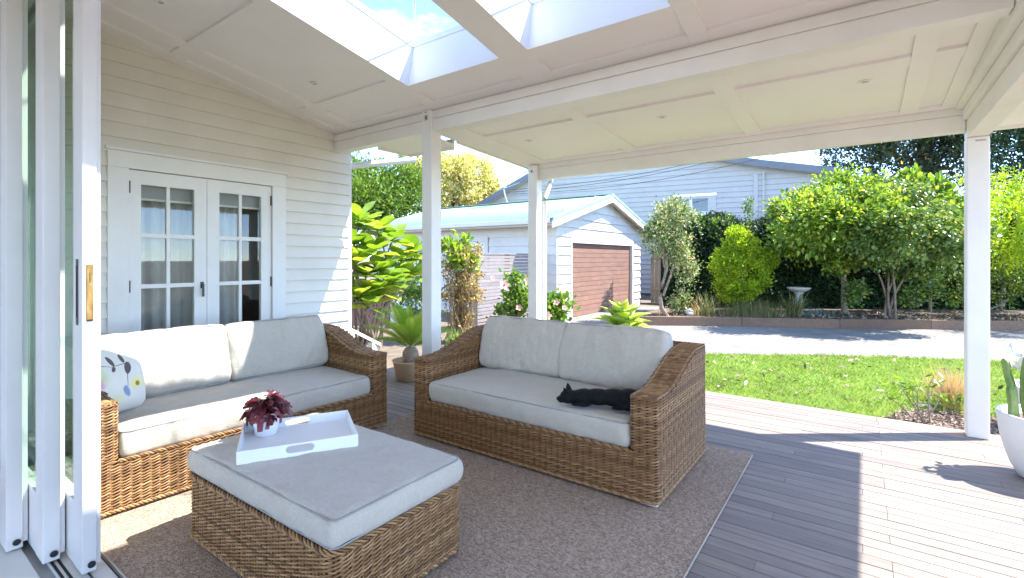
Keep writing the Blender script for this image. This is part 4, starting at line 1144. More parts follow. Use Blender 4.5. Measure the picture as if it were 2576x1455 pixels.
# tray on the ottoman
def tray():
    zt = 0.4705
    # corners measured on the cushion: front left, front right, back right
    r = empty('serving_tray', (-2.348, 1.389, zt), rad(61), 'white rectangular serving tray with cut-out handles on the ottoman', 'tray')
    W, D, H, t = 0.264, 0.215, 0.060, 0.009
    box('base', 'bright_white', r, -W + t, W - t, -D + t, D - t, 0.004, 0.013)
    for sy in (-1, 1):
        ya = sy * D; yb = sy * (D - t); y0, y1 = min(ya, yb), max(ya, yb)
        # wall with a rounded slot: outline quads around the slot
        n = 10; hw, hh, zc = 0.062, 0.0175, 0.034
        slot = []
        for k in range(n + 1): a = -math.pi / 2 + math.pi * k / n; slot.append((hw - hh + hh * math.cos(a), zc + hh * math.sin(a)))
        for k in range(n + 1): a = math.pi / 2 + math.pi * k / n; slot.append((-hw + hh + hh * math.cos(a), zc + hh * math.sin(a)))
        rect = []
        for (x, z) in slot:
            dx, dz = x, z - zc
            sc = min(W / abs(dx) if abs(dx) > 1e-6 else 1e9, ((H - zc) if dz > 0 else zc) / abs(dz) if abs(dz) > 1e-6 else 1e9)
            rect.append((dx * sc, zc + dz * sc))
        v = []; f = []; m_ = len(slot)
        for yv in (y0, y1):
            v += [(x, yv, z) for x, z in slot] + [(x, yv, z) for x, z in rect]
        # add rectangle corners by snapping nearest rim points
        for base in (m_, 3 * m_):
            for cx, cz in ((W, 0), (W, H), (-W, H), (-W, 0)):
                kbest = min(range(m_), key=lambda k: (v[base + k][0] - cx) ** 2 + (v[base + k][2] - cz) ** 2)
                v[base + kbest] = (cx, v[base + kbest][1], cz)
        for k in range(m_):
            k2 = (k + 1) % m_
            f.append((k, k2, m_ + k2, m_ + k)); f.append((2 * m_ + k, 3 * m_ + k, 3 * m_ + k2, 2 * m_ + k2))
            f.append((k, 2 * m_ + k, 2 * m_ + k2, k2)); f.append((m_ + k, m_ + k2, 3 * m_ + k2, 3 * m_ + k))
        MB().add(v, f).build('side', 'bright_white', r)
    for sx in (-1, 1):
        xa = sx * W; xb = sx * (W - t); box('side', 'bright_white', r, min(xa, xb), max(xa, xb), -D + t, D - t, 0.0, H, 0.001)
    return r
tray()

# potted begonia on the tray
bp = empty('potted_begonia', (-2.54, 1.32, 0.4837), 0, 'dark red leafy plant in a small white pot on the tray', 'potted plant')
MB().lathe([(0.0005, 0.0), (0.052, 0.0), (0.055, 0.004), (0.066, 0.112), (0.0665, 0.116), (0.063, 0.116), (0.060, 0.098), (0.0005, 0.096)], n=44).build('pot', 'ceramic_white', bp, smooth=True)
MB().lathe([(0.0005, 0.097), (0.0595, 0.097), (0.055, 0.101), (0.0005, 0.104)], n=24).build('soil', 'bed_soil', bp)
def begonia_leaf(seed):
    rs = random.Random(seed); n = 22; v = [(0, 0, 0)]; f = []
    for k in range(n + 1):
        a = -2.5 + 5.0 * k / n
        lobe = 0.72 + 0.62 * abs(math.cos(2.5 * a)) ** 1.5 + (0.10 if k % 2 == 0 else 0.0)
        rr = (0.046 if abs(a) < 2.3 else 0.03) * lobe * (1.25 if abs(a) < 0.35 else 1)
        x, y_ = rr * math.cos(a), rr * math.sin(a)
        v.append((x + 0.012, y_, -0.35 * (x * x + y_ * y_) / 0.06 + 0.006 * math.sin(k * 2.1 + seed)))
    for k in range(1, n + 1): f.append((0, k, k + 1))
    return v, f
BL = []
for s in range(4):
    v, f = begonia_leaf(s); me = bpy.data.meshes.new('leaf'); me.from_pydata(v, [], f); me.update(); me.materials.append(MATS['leaf_begonia']); me.shade_smooth(); BL.append(me)
stems = TB(); rs = random.Random(5)
for k in range(42):
    az = k * 2.4 + rs.uniform(-.5, .5); ring = k / 42
    rr = 0.016 + 0.070 * ring ** 0.8; zz = 0.185 - 0.085 * ring ** 1.6 + rs.uniform(-.022, .022)
    p = Vector((rr * math.cos(az), rr * math.sin(az), zz))
    o = link('leaf', BL[k % 4], None, bp); sc = 0.58 + 0.38 * rs.random(); o.scale = (sc, sc, sc)
    o.location = p; o.rotation_euler = (rs.uniform(-.7, .7), -0.2 + 1.1 * ring + rs.uniform(-.5, .5), az + rs.uniform(-.4, .4))
    stems.tube([(p.x * .15, p.y * .15, 0.10), (p.x * .6, p.y * .6, 0.10 + (zz - .10) * .8), tuple(p)], 0.0016, 4)
stems.build('stems', 'leaf_begonia', bp)

# ================================================================== CAT
def cat():
    # lies along the seat, head to the front left, hips against the arm
    org = Vector((-1.395, 2.795, 0.475))
    ax = Vector((0.93, 0.37, 0)).normalized(); si = Vector((-ax.y, ax.x, 0))
    V = []; Fc = []
    def ell(u, v, z, ru, rv, rz, rot=0.0, n=18, m=12):
        b = len(V); ca, sa = math.cos(rot), math.sin(rot)
        for j in range(m + 1):
            th_ = math.pi * j / m
            for i_ in range(n):
                a = 2 * math.pi * i_ / n
                x, y_, zz = ru * math.sin(th_) * math.cos(a), rv * math.sin(th_) * math.sin(a), rz * math.cos(th_)
                V.append((u + x * ca - y_ * sa, v + x * sa + y_ * ca, z + zz))
        for j in range(m):
            for i_ in range(n): Fc.append((b + j * n + i_, b + j * n + (i_ + 1) % n, b + (j + 1) * n + (i_ + 1) % n, b + (j + 1) * n + i_))
    def cone(p0, p1, r):
        p0 = Vector(p0); p1 = Vector(p1); d = (p1 - p0).normalized(); s1 = d.cross(Vector((0.3, 1, 0.2))).normalized(); s2 = d.cross(s1); b = len(V)
        for t, rr in ((0, r), (0.5, r * 0.66), (0.9, r * 0.22)):
            for k in range(8):
                a = k * math.pi / 4; q = p0 + (p1 - p0) * t + s1 * rr * math.cos(a) * 1.1 + s2 * rr * math.sin(a) * 0.5; V.append(tuple(q))
        V.append(tuple(p1)); V.append(tuple(p0))
        for j in range(2):
            for k in range(8): Fc.append((b + j * 8 + k, b + j * 8 + (k + 1) % 8, b + (j + 1) * 8 + (k + 1) % 8, b + (j + 1) * 8 + k))
        for k in range(8): Fc.append((b + 16 + k, b + 16 + (k + 1) % 8, b + 24)); Fc.append((b + (k + 1) % 8, b + k, b + 25))
    ell(-0.152, -0.012, 0.056, 0.054, 0.050, 0.052)             # skull
    ell(-0.192, -0.020, 0.036, 0.030, 0.030, 0.026)             # muzzle
    ell(-0.216, -0.022, 0.041, 0.010, 0.010, 0.009)             # nose
    ell(-0.105, 0.0, 0.056, 0.052, 0.047, 0.047)                # neck
    ell(-0.045, 0.005, 0.060, 0.080, 0.066, 0.058, 0.1)         # shoulders
    ell(0.045, 0.012, 0.062, 0.105, 0.075, 0.060)               # ribs
    ell(0.150, 0.018, 0.063, 0.105, 0.078, 0.063)               # belly
    ell(0.245, 0.020, 0.066, 0.085, 0.085, 0.066)               # hips
    ell(-0.050, -0.052, 0.022, 0.060, 0.024, 0.020, 0.2)        # front leg folded
    ell(-0.095, -0.048, 0.014, 0.030, 0.017, 0.014)             # paw under the chin
    ell(0.225, -0.055, 0.030, 0.060, 0.032, 0.030, -0.3)        # thigh
    ell(0.175, -0.075, 0.014, 0.042, 0.016, 0.013)              # hind paw
    ell(0.30, 0.085, 0.016, 0.030, 0.016, 0.014, 1.0); ell(0.265, 0.115, 0.014, 0.045, 0.013, 0.012, 0.1); ell(0.20, 0.112, 0.013, 0.045, 0.012, 0.011, -0.1)   # tail
    cone((-0.148, 0.020, 0.090), (-0.162, 0.040, 0.152), 0.026); cone((-0.152, -0.040, 0.086), (-0.176, -0.058, 0.140), 0.025)
    me = bpy.data.meshes.new('cat'); me.from_pydata(V, [], Fc); me.update()
    bm = bmesh.new(); bm.from_mesh(me); bmesh.ops.recalc_face_normals(bm, faces=bm.faces); bm.to_mesh(me); bm.free()
    o = link('cat', me, 'cat_fur', None, org, (0, 0, math.atan2(ax.y, ax.x)))
    rm = o.modifiers.new('remesh', 'REMESH'); rm.mode = 'VOXEL'; rm.voxel_size = 0.0045; rm.use_smooth_shade = True
    sm = o.modifiers.new('smooth', 'SMOOTH'); sm.factor = 0.5; sm.iterations = 3
    o.scale = (0.96, 0.95, 0.84)
    tag(o, 'black cat lying asleep on the grey seat cushion', 'cat')
    # coat
    P = np.array(V)
    keep = RNG.integers(0, len(P), 5200); P = P[keep] + RNG.normal(0, 0.004, (5200, 3))
    C0 = np.stack([P[:, 0], np.full(len(P), 0.01), np.full(len(P), 0.03)], 1)
    O = unit(P - C0); k = (P[:, 2] > 0.02) & ~((P[:, 0] < -0.13) & (P[:, 2] > 0.1)); P, O = P[k], O[k]
    A = unit(O * 0.5 + np.array([1.0, 0, 0.05]) + 0.25 * RNG.normal(size=O.shape))
    Vh, Fh = leaf_arrays(P, A, O, 0.016 * (0.6 + 0.6 * RNG.random(len(P))), 0.0014, 0.0)
    h = link('fur', np_mesh('fur', Vh, Fh), 'cat_hair', o); h['kind'] = 'stuff'
cat()

# ================================================================== RIGHT HAND POTS
pc = empty('potted_cactus', (0.965, 4.47, 0.0), 0, 'large white bowl planter with a tall cactus beside the veranda post', 'potted plant')
MB().lathe([(0.0005, 0.003), (0.125, 0.003), (0.15, 0.012), (0.19, 0.09), (0.232, 0.24), (0.252, 0.40), (0.253, 0.413), (0.238, 0.413), (0.225, 0.36), (0.0005, 0.355)], n=64).build('pot', 'concrete_pot', pc, smooth=True)
MB().lathe([(0.0005, 0.36), (0.22, 0.36), (0.2, 0.366), (0.0005, 0.37)], n=40).build('soil', 'bed_soil', pc)
def cactus_arm(p0, p1, r, ribs=5):
    path = branch_path(p0, p1, 0.02, 14, int(r * 1e4)); T = np.gradient(path, axis=0); T = unit(T)
    N = unit(np.cross(T, np.array([1.0, 0.2, 0]))); B = np.cross(T, N); sides = ribs * 4; ang = np.arange(sides) * 2 * np.pi / sides
    t = np.linspace(0, 1, 14); rr = r * (0.8 + 0.3 * np.sin(t * 9) * 0.25 + 0.2 * np.sin(np.pi * t)) * np.clip((1.02 - t) * 9, 0.12, 1) ** 0.5
    prof = 0.62 + 0.38 * np.abs(np.cos(ang * ribs / 2)) ** 0.8
    V = path[:, None, :] + (rr[:, None] * prof * np.cos(ang))[:, :, None] * N[:, None, :] + (rr[:, None] * prof * np.sin(ang))[:, :, None] * B[:, None, :]
    i_ = np.arange(13)[:, None]; j = np.arange(sides)[None]; F = np.stack([i_ * sides + j, (i_ + 1) * sides + j, (i_ + 1) * sides + (j + 1) % sides, i_ * sides + (j + 1) % sides], -1).reshape(-1, 4)
    link('cactus_arm', np_mesh('cactus_arm', V.reshape(-1, 3), F), 'cactus', pc, smooth=True)
cactus_arm((-0.160, 0.02, 0.34), (-0.172, 0.03, 0.58), 0.030); cactus_arm((-0.170, 0.03, 0.54), (-0.205, 0.06, 0.74), 0.024, 4)
cactus_arm((-0.075, 0.0, 0.34), (-0.075, 0.02, 0.80), 0.045, 5)
tb = TB(); tb.tube(branch_path((-0.02, 0.1, 0.36), (-0.10, 0.14, 0.78), 0.03, 8, 3), 0.004, 5); tb.build('stem', 'stem_green', pc)
Pz = np.tile(np.array([[-0.09, 0.12, 0.72]]), (40, 1)) + RNG.normal(0, 0.045, (40, 3)); Ad = rand_dirs(40)
V, F = leaf_arrays(Pz, Ad, rand_dirs(40), 0.07, 0.045, 0.2, True); link('white_flowers', np_mesh('white_flowers', V, F), 'bright_white', pc)['kind'] = 'stuff'
box2 = empty('square_planter', (1.30, 6.15, GZ + 0.01), 0, 'white square planter box standing on the mulch beyond the deck', 'planter')
m = MB(); m.box(-0.2, 0.2, -0.2, 0.2, 0.0, 0.02); m.box(-0.2, -0.175, -0.2, 0.2, 0.02, 0.40); m.box(0.175, 0.2, -0.2, 0.2, 0.02, 0.40); m.box(-0.175, 0.175, -0.2, -0.175, 0.02, 0.40); m.box(-0.175, 0.175, 0.175, 0.2, 0.02, 0.40)
m.build('planter_box', 'concrete_pot', box2); box('soil', 'bed_soil', box2, -0.174, 0.174, -0.174, 0.174, 0.02, 0.36)
foliage('foliage', 'leaf_mid', box2, [(0.06, 0.05, 0.42, 0.10, 0.10, 0.06)], 90, 0.06, 0.03, 8, 0.03, sprigs=0)

# low plants in the mulch bed
sp = empty('young_shrub', (0.50, 5.80, GZ), 0, 'sparse young shrub with yellow green leaves in the mulch bed', 'shrub')
tb = TB(); tips = []
for k, (dx, dy, h) in enumerate(((0.03, 0.05, 0.46), (-0.12, 0.05, 0.34), (-0.24, 0.02, 0.36), (-0.36, -0.05, 0.30), (0.10, 0.1, 0.40), (-0.05, 0.1, 0.42))):
    P = branch_path((0.0 - 0.02 * k, 0, 0), (dx, dy, h), 0.06, 8, 40 + k); tb.tube(P, np.linspace(0.007, 0.003, 8), 5); tips.append(P[-1]); tips.append(P[-3])
tb.build('stems', 'bark', sp)
Pz = np.repeat(np.array(tips), 4, 0) + RNG.normal(0, 0.025, (len(tips) * 4, 3)); A = rand_dirs(len(Pz)); A[:, 2] *= 0.5
V, F = leaf_arrays(Pz, A, rand_dirs(len(Pz)) + np.array([0, 0, 1.2]), 0.085, 0.032, 0.2, True); link('leaves', np_mesh('leaves', V, F), 'leaf_yellowgreen', sp)
dg = empty('dry_grass_tuft', (0.74, 6.62, GZ), 0, 'feathery dry straw coloured grass clump beside the veranda post', 'grass clump')
n = 620; az = RNG.uniform(0, 6.28, n); le = RNG.uniform(0.1, 0.55, n)
A = np.stack([le * np.cos(az), le * np.sin(az), np.ones(n)], 1); V, F = leaf_arrays(np.stack([0.08 * RNG.normal(size=n), 0.08 * RNG.normal(size=n), np.zeros(n)], 1), A, rand_dirs(n), RNG.uniform(0.2, 0.52, n), 0.005, 0.0)
link('blades', np_mesh('blades', V, F), 'dry_grass', dg)['kind'] = 'stuff'
foliage('foliage', 'leaf_mid', dg, [(0.0, -0.2, 0.06, 0.2, 0.12, 0.07)], 220, 0.045, 0.018, 12, 0.03, sprigs=4)

# ================================================================== GARAGE
GX, GY0, GY1, GXE = -6.10, 10.34, 15.85, -13.0
gar = empty('garage', (GX, 13.0, GZ), 0, 'white weatherboard garage with mint green iron roof and brown door', 'garage')
GL = lambda x, y, z: (x - GX, y - 13.0, z - GZ)
def gbox(name, mat, x0, x1, y0, y1, z0, z1, bevel=0.0, parent=None): return MB().box(x0, x1, y0, y1, z0, z1, GL).build(name, mat, parent or gar, bevel)
RY, RZ = 13.06, 3.24; EZ = 2.36
def roof_z(Y): return RZ - abs(Y - RY) * (RZ - EZ) / (RY - 9.80)
gb = 0.236; zb = GZ - 0.03; k = 0
DY0, DY1, DZ = 11.09, 15.09, 1.82
while zb < 3.1:
    zt = min(zb + gb, 3.15)
    ya, yb = GY0, GY1
    if zb > roof_z(GY0) - 0.16:
        half = (RZ - 0.16 - zb) * (RY - 9.80) / (RZ - EZ)
        ya, yb = max(GY0, RY - half), min(GY1, RY + half)
    if yb - ya > 0.25:
        segs = [(ya, yb)] if zb >= DZ - 0.02 else [(ya, DY0 - 0.06), (DY1 + 0.12, yb)]
        for p, q in segs:
            if zb < DZ - 0.02 and zt > DZ + 0.1: zt2 = zt
            prof = [(GX - 0.02, p, zb), (GX + 0.036, p, zb), (GX + 0.036, p, zb + 0.006), (GX + 0.001, p, zb + gb + 0.02), (GX - 0.02, p, zb + gb + 0.02)]
            MB().prism([GL(*a) for a in prof], (0, q - p, 0)).build('weatherboard', 'garage_white', gar)
    if zb < 2.25:
        for p, q in ([(GXE, GX - 0.021)] if not (1.25 < zb + gb * .5 < 2.03) else [(GXE, -9.36), (-8.20, GX - 0.021)]):
            prof = [(p, GY0 + 0.02, zb), (p, GY0 - 0.036, zb), (p, GY0 - 0.036, zb + 0.006), (p, GY0 - 0.001, zb + gb + 0.02), (p, GY0 + 0.02, zb + gb + 0.02)]
            MB().prism([GL(*a) for a in prof], (q - p, 0, 0)).build('weatherboard', 'garage_white', gar)
    zb += gb; k += 1
gbox('wall_core', 'shadow_room', GXE, GX - 0.021, GY0 + 0.0205, GY0 + 0.08, GZ, 2.35)
gbox('wall_core', 'shadow_room', GX - 0.10, GX - 0.0215, GY0 + 0.081, DY0 - 0.07, GZ, 2.35)
gbox('wall_core', 'shadow_room', GX - 0.10, GX - 0.0215, DY1 + 0.13, GY1, GZ, 2.35)
gbox('wall_core', 'shadow_room', GX - 0.10, GX - 0.0215, GY0 + 0.081, GY1, 2.351, 2.36)
gbox('wall_core', 'shadow_room', GXE, GX - 0.1, GY1 - 0.06, GY1, GZ, 2.35)
gbox('corner_board', 'garage_white', GX - 0.02, GX + 0.03, GY0 - 0.03, GY0 + 0.0, GZ, 2.2)
gd = gbox('garage_door', 'dark_gap', GX - 0.085, GX - 0.075, DY0 - 0.05, DY1 + 0.05, GZ, DZ + 0.05)
npl = 15; ph = (DZ - GZ) / npl
for j in range(npl):
    gbox('plank', 'garage_plank', GX - 0.0745, GX - 0.045, DY0 - 0.02, DY1 + 0.02, GZ + j * ph + 0.004, GZ + (j + 1) * ph - 0.004, 0.003, gd)
gbox('door_frame', 'garage_white', GX - 0.08, GX + 0.034, DY0 - 0.062, DY0, GZ, DZ - 0.002, 0.003)
gbox('door_frame', 'garage_white', GX - 0.08, GX + 0.042, DY1, DY1 + 0.13, GZ, DZ - 0.002, 0.003)
gbox('door_frame', 'garage_white', GX - 0.08, GX + 0.036, DY0 - 0.062, DY1 + 0.13, DZ, 1.985, 0.003)
# side window
gw = gbox('window', 'garage_white', -9.34, -8.22, GY0 - 0.045, GY0 + 0.018, 1.88, 2.03, 0.003)
gbox('frame', 'garage_white', -9.34, -9.20, GY0 - 0.045, GY0 + 0.018, 1.05, 1.879, 0.003, gw); gbox('frame', 'garage_white', -8.34, -8.22, GY0 - 0.045, GY0 + 0.018, 1.05, 1.879, 0.003, gw)
gbox('frame', 'garage_white', -9.199, -8.341, GY0 - 0.045, GY0 + 0.018, 0.98, 1.08, 0.003, gw)
gbox('mullion', 'garage_white', -8.66, -8.62, GY0 - 0.035, GY0 + 0.016, 1.081, 1.879, 0.002, gw)
gbox('pane', 'glass_window', -9.198, -8.661, GY0 - 0.005, GY0 + 0.0, 1.081, 1.878, 0, gw); gbox('pane', 'glass_window', -8.619, -8.342, GY0 - 0.005, GY0 + 0.0, 1.081, 1.878, 0, gw)
# corrugated roof
def corrugated(y0, y1, x0, x1, name='roof'):
    n = int((x1 - x0) / 0.019); X = np.linspace(x0, x1, n); Zc = 0.010 * np.sin(X * 2 * np.pi / 0.076)
    rows = [y0, y1]; V = []
    for off in (0.0, -0.006):
        for yv in rows:
            V.append(np.stack([X - GX, np.full(n, yv - 13.0), roof_z(yv) + Zc + off - GZ], 1))
    V = np.concatenate(V); i_ = np.arange(n - 1)
    F = np.concatenate([np.stack([i_, i_ + 1, n + i_ + 1, n + i_], 1), np.stack([2 * n + i_, 3 * n + i_, 3 * n + i_ + 1, 2 * n + i_ + 1], 1), np.stack([i_, 2 * n + i_, 2 * n + i_ + 1, i_ + 1], 1)], 0)
    return link(name, np_mesh(name, V, F), 'mint_roof', gar, smooth=True)
corrugated(9.74, RY, GXE - 0.15, GX + 0.28); corrugated(16.38, RY, GXE - 0.15, GX + 0.28)
for sgn in (-1, 1):
    ye = 9.70 if sgn < 0 else 16.42
    def strip(name, mat, xa, xb, n0, n1):
        a, b = (RY, RZ), (ye, roof_z(ye))
        MB().prism([GL(xa, a[0], a[1] + n0), GL(xa, a[0], a[1] + n1), GL(xa, b[0], b[1] + n1), GL(xa, b[0], b[1] + n0)], (xb - xa, 0, 0)).build(name, mat, gar)
    strip('barge_board', 'garage_white', GX + 0.25, GX + 0.285, -0.205, -0.012)
    strip('barge_flashing', 'mint_roof', GX + 0.16, GX + 0.30, 0.012, 0.03)
    strip('barge_flashing', 'mint_roof', GX + 0.2865, GX + 0.30, -0.045, 0.0115)
    strip('soffit', 'garage_white', GX + 0.03, GX + 0.2495, -0.10, -0.085)
gbox('ridge_cap', 'mint_roof', GXE - 0.15, GX + 0.30, RY - 0.09, RY + 0.09, RZ + 0.012, RZ + 0.035, 0.01)
gbox('gutter', 'garage_white', GXE - 0.15, GX + 0.20, 9.66, 9.78, 2.235, 2.345, 0.012)
gbox('soffit', 'garage_white', GXE, GX + 0.2, 9.782, GY0 - 0.03, 2.20, 2.232)
gbox('gutter', 'garage_white', GXE - 0.15, GX + 0.20, 16.34, 16.46, 2.235, 2.345, 0.012)
# vent pipe / aerial dish on the garage ridge
dish = empty('roof_aerial', (-9.6, RY, RZ + 0.03), 0, 'white pole aerial leaning above the garage ridge', 'aerial')
tb = TB(); tb.tube([(0, 0, 0.0), (-0.10, 0, 0.28), (-0.16, 0, 0.55)], 0.025, 8); tb.build('mount', 'zinc', dish)
tb = TB(); tb.tube([(-0.16, 0, 0.50), (-0.34, 0, 1.15)], 0.10, 12); tb.build('panel', 'bright_white', dish)
tb = TB(); tb.tube([(-0.5, 0, 0.42), (0.5, 0, 0.62)], 0.012, 6); tb.build('boom', 'zinc', dish)

# slatted screen in front of the garage wall
SCX, SCY, SCL = -6.62, 7.92, 2.38
scr = empty('slatted_screen', (SCX, SCY, GZ), 0, 'grey horizontal slatted timber screen in front of the garage', 'screen')
ns = 21; pitch = 1.60 / ns
for j in range(ns):
    box('slat', 'screen_wood', scr, 0.0, 0.02, 0.0, SCL, j * pitch + 0.02, (j + 1) * pitch + 0.02 - 0.019, 0.002)
for yy in (0.0, 1.1, 2.2): box('post', 'fence_wood', scr, -0.09, -0.0005, yy, yy + 0.09, 0.0, 1.62, 0.004)
box('cap', 'screen_wood', scr, -0.11, 0.04, -0.03, SCL + 0.02, 1.6205, 1.65, 0.003)

# paling fence behind the variegated tree
fen = empty('paling_fence', (-5.0, 16.62, GZ), 0, 'weathered timber paling fence beside the garage', 'fence')
for j in range(16): box('paling', 'fence_wood', fen, j * 0.15 - 1.0, j * 0.15 - 1.0 + 0.138, 0.0, 0.02, 0, 1.80 + random.uniform(-.02, .02), 0.003)
for zz in (0.45, 1.55): box('rail', 'fence_wood', fen, -1.0, 1.4, -0.05, -0.0005, zz, zz + 0.09, 0.003)
box('cap', 'fence_wood', fen, -1.02, 1.42, -0.06, 0.04, 1.83, 1.865, 0.003)

# ================================================================== NEIGHBOUR HOUSE
camR = Vector((_C, _S, 0)); camF = Vector((-_S, _C, 0))
udir = (camR * 0.89 - camF * 0.456).normalized(); ndir = -(camF * 0.89 + camR * 0.456).normalized()   # ndir faces the camera
W0 = at_depth(1288, 652, 19.0 * 1.0806 / 0.89); W0.z = 0
nh = empty('neighbour_house', (W0.x, W0.y, GZ), math.atan2(udir.y, udir.x), 'tall pale weatherboard neighbouring house with dark roof edge', 'house')
prof = [(-3.2, 3.2), (-1.27, 4.03), (0.79, 4.98), (4.6, 6.65), (7.1, 5.85), (8.92, 5.23), (10.46, 4.83), (12.9, 4.32)]
prof = [(u, z - GZ) for u, z in prof]
def edge_span(z):
    us = []
    for (u0, z0), (u1, z1) in zip(prof[:-1], prof[1:]):
        if (z0 - z) * (z1 - z) <= 0 and z0 != z1: us.append(u0 + (u1 - u0) * (z - z0) / (z1 - z0))
    if z < prof[0][1]: us.append(prof[0][0])
    if z < prof[-1][1]: us.append(prof[-1][0])
    return (min(us), max(us)) if len(us) >= 2 else None
nb = 0.20; zb = 0.1
WU0, WU1, WZ0, WZ1 = 7.35, 8.95, 1.7, 4.02
while zb < 6.7:
    sp_ = edge_span(zb)
    if sp_:
        a, b = max(sp_[0], -3.2), min(sp_[1], 12.9)
        for p, q in ([(a, b)] if not (WZ0 - 0.1 < zb < WZ1 - 0.02) else [(a, WU0), (WU1, b)]):
            if q - p < 0.1: continue
            MB().prism([(p, 0.02, zb), (p, -0.038, zb), (p, -0.038, zb + 0.006), (p, -0.001, zb + nb + 0.015), (p, 0.02, zb + nb + 0.015)], (q - p, 0, 0)).build('weatherboard', 'house_white', nh)
    zb += nb
for (u0, z0), (u1, z1) in zip(prof[:-1], prof[1:]):
    MB().prism([(u0, -0.42, z0 - 0.02), (u0, -0.42, z0 + 0.20), (u1, -0.42, z1 + 0.20), (u1, -0.42, z1 - 0.02)], (0, 0.035, 0)).build('fascia', 'slate_fascia', nh)
    MB().prism([(u0, -0.40, z0 + 0.19), (u0, -0.40, z0 + 0.24), (u1, -0.40, z1 + 0.24), (u1, -0.40, z1 + 0.19)], (0, 7.0, 0)).build('roof', 'slate_fascia', nh)
    MB().prism([(u0, -0.384, z0 - 0.01), (u0, -0.384, z0 + 0.01), (u1, -0.384, z1 + 0.01), (u1, -0.384, z1 - 0.01)], (0, 0.36, 0)).build('soffit', 'house_white', nh)
MB().box(-3.1, WU0, 0.0205, 0.06, 0.0, 3.2).build('wall_core', 'shadow_room', nh)
MB().box(WU1, 12.8, 0.0205, 0.06, 0.0, 3.2).build('wall_core', 'shadow_room', nh)
MB().box(10.25, 10.40, -0.052, -0.039, 0, 4.7).build('corner_board', 'house_white', nh)
MB().box(10.55, 10.62, -0.10, -0.03, 1.5, 4.75).build('downpipe', 'house_white', nh)
nw = MB(); nw.box(WU0, WU1, -0.05, 0.02, WZ1 - 0.12, WZ1); nw.box(WU0, WU0 + 0.12, -0.05, 0.02, WZ0, WZ1 - 0.12); nw.box(WU1 - 0.30, WU1, -0.05, 0.02, WZ0, WZ1 - 0.12)
nwo = nw.build('window', 'house_white', nh)
for (a, b) in ((WU0 + 0.12, WU0 + 0.60), (WU0 + 0.72, WU1 - 0.30)):
    box('frame', 'bright_white', nwo, a, b, -0.035, 0.015, 3.27, 3.39); box('frame', 'bright_white', nwo, b, b + 0.118, -0.035, 0.015, 1.7, 3.9)
    box('pane', 'glass_window', nwo, a, b, -0.004, 0.0, 3.39, 3.9); box('pane', 'glass_window', nwo, a, b, -0.004, 0.0, 1.7, 3.27)
box('blind', 'shadow_room', nwo, WU0 + 0.1, WU1 - 0.1, 0.1, 0.11, 1.6, 4.0)

# overhead service lines crossing in front of the neighbour's gable
for k, (y0_, y1_) in enumerate(((478, 392), (484, 402), (489, 428))):
    a = at_depth(1290, y0_, 17.0); b = at_depth(1980, y1_ - 46, 15.5); t = np.linspace(0, 1, 24)[:, None]
    P = np.array(a) * (1 - t) + np.array(b) * t; P[:, 2] -= 0.28 * np.sin(np.pi * t[:, 0])
    tb = TB(); tb.tube(P - np.array(a), 0.009, 5); o = tb.build('service_line', 'dark_metal', None, loc=a)
    tag(o, ('uppermost', 'middle', 'lowest')[k] + ' thin dark overhead cable strung across the neighbouring gable', 'cable', 'overhead service lines')

# ================================================================== PLANTS
def tree(name, label, cat, base, trunk, blobs, mat, n, L, W, clumps, spread, group=None, bark='bark', branches=(), fol='foliage', **kw):
    b = Vector(base); r = empty(name, b, 0, label, cat, group)
    tb = TB()
    for path, r0, r1 in trunk:
        P = np.array(path, float); tb.tube(P, np.linspace(r0, r1, len(P)), 8)
    for k, (p0, p1, r0, r1) in enumerate(branches):
        tb.tube(branch_path(p0, p1, 0.07, 9, k + 3), np.linspace(r0, r1, 9), 6)
    if tb.V: tb.build('trunk', bark, r)
    foliage(fol, mat, r, blobs, n, L, W, clumps, spread, **kw)
    return r

# long dark hedge at the back of the bed
hd = empty('hedge', (0.5, 16.0, BZ), 0, 'tall dense dark green hedge along the back of the garden bed', 'hedge')
a0 = at_depth(1668, 652, 13.9); a1 = at_depth(2850, 652, 12.9)
hv = (a1 - a0); hL = hv.length; hu = hv.normalized(); hn = Vector((hu.y, -hu.x, 0))
if hn.dot(-a0) < 0: hn = -hn
def hedge_top(t): return 2.40 + 0.12 * math.sin(t * 21) + 0.10 * math.sin(t * 47 + 1) + 0.30 * min(1, t * 2.2)
nH = 46000; tt = RNG.random(nH); tops_ = np.array([hedge_top(t) for t in tt]); kind_top = RNG.random(nH) < 0.18
zz = np.where(kind_top, tops_ + RNG.normal(0, 0.06, nH), tops_ * RNG.random(nH))
lump = np.array([0.20 * noise.noise(Vector((t * hL * 1.5, z * 1.5, 2.0))) + 0.10 * noise.noise(Vector((t * hL * 4.5, z * 4.5, 7.0))) for t, z in zip(tt, zz)])
dep = np.where(kind_top, RNG.uniform(-0.7, 0.0, nH), lump + RNG.normal(0, 0.07, nH)) - 0.25 * (zz / tops_) ** 4
P = (np.array(a0)[None] + np.array(hv)[None] * tt[:, None] + np.array(hn)[None] * dep[:, None]); P[:, 2] = zz + BZ
P = P - np.array([0.5, 16.0, BZ])
O = np.array(hn)[None] + 0.8 * RNG.normal(size=(nH, 3)); A = unit(O + np.array([0, 0, 0.1])); Nn = unit(np.array(hn)[None] * 0.7 + np.array([0, 0, 0.7]) + 0.6 * RNG.normal(size=(nH, 3)))
V, F = leaf_arrays(P, A, Nn, 0.10 * (0.7 + 0.6 * RNG.random(nH)), 0.052, 0.2); link('foliage', np_mesh('foliage', V, F), 'leaf_hedge', hd)
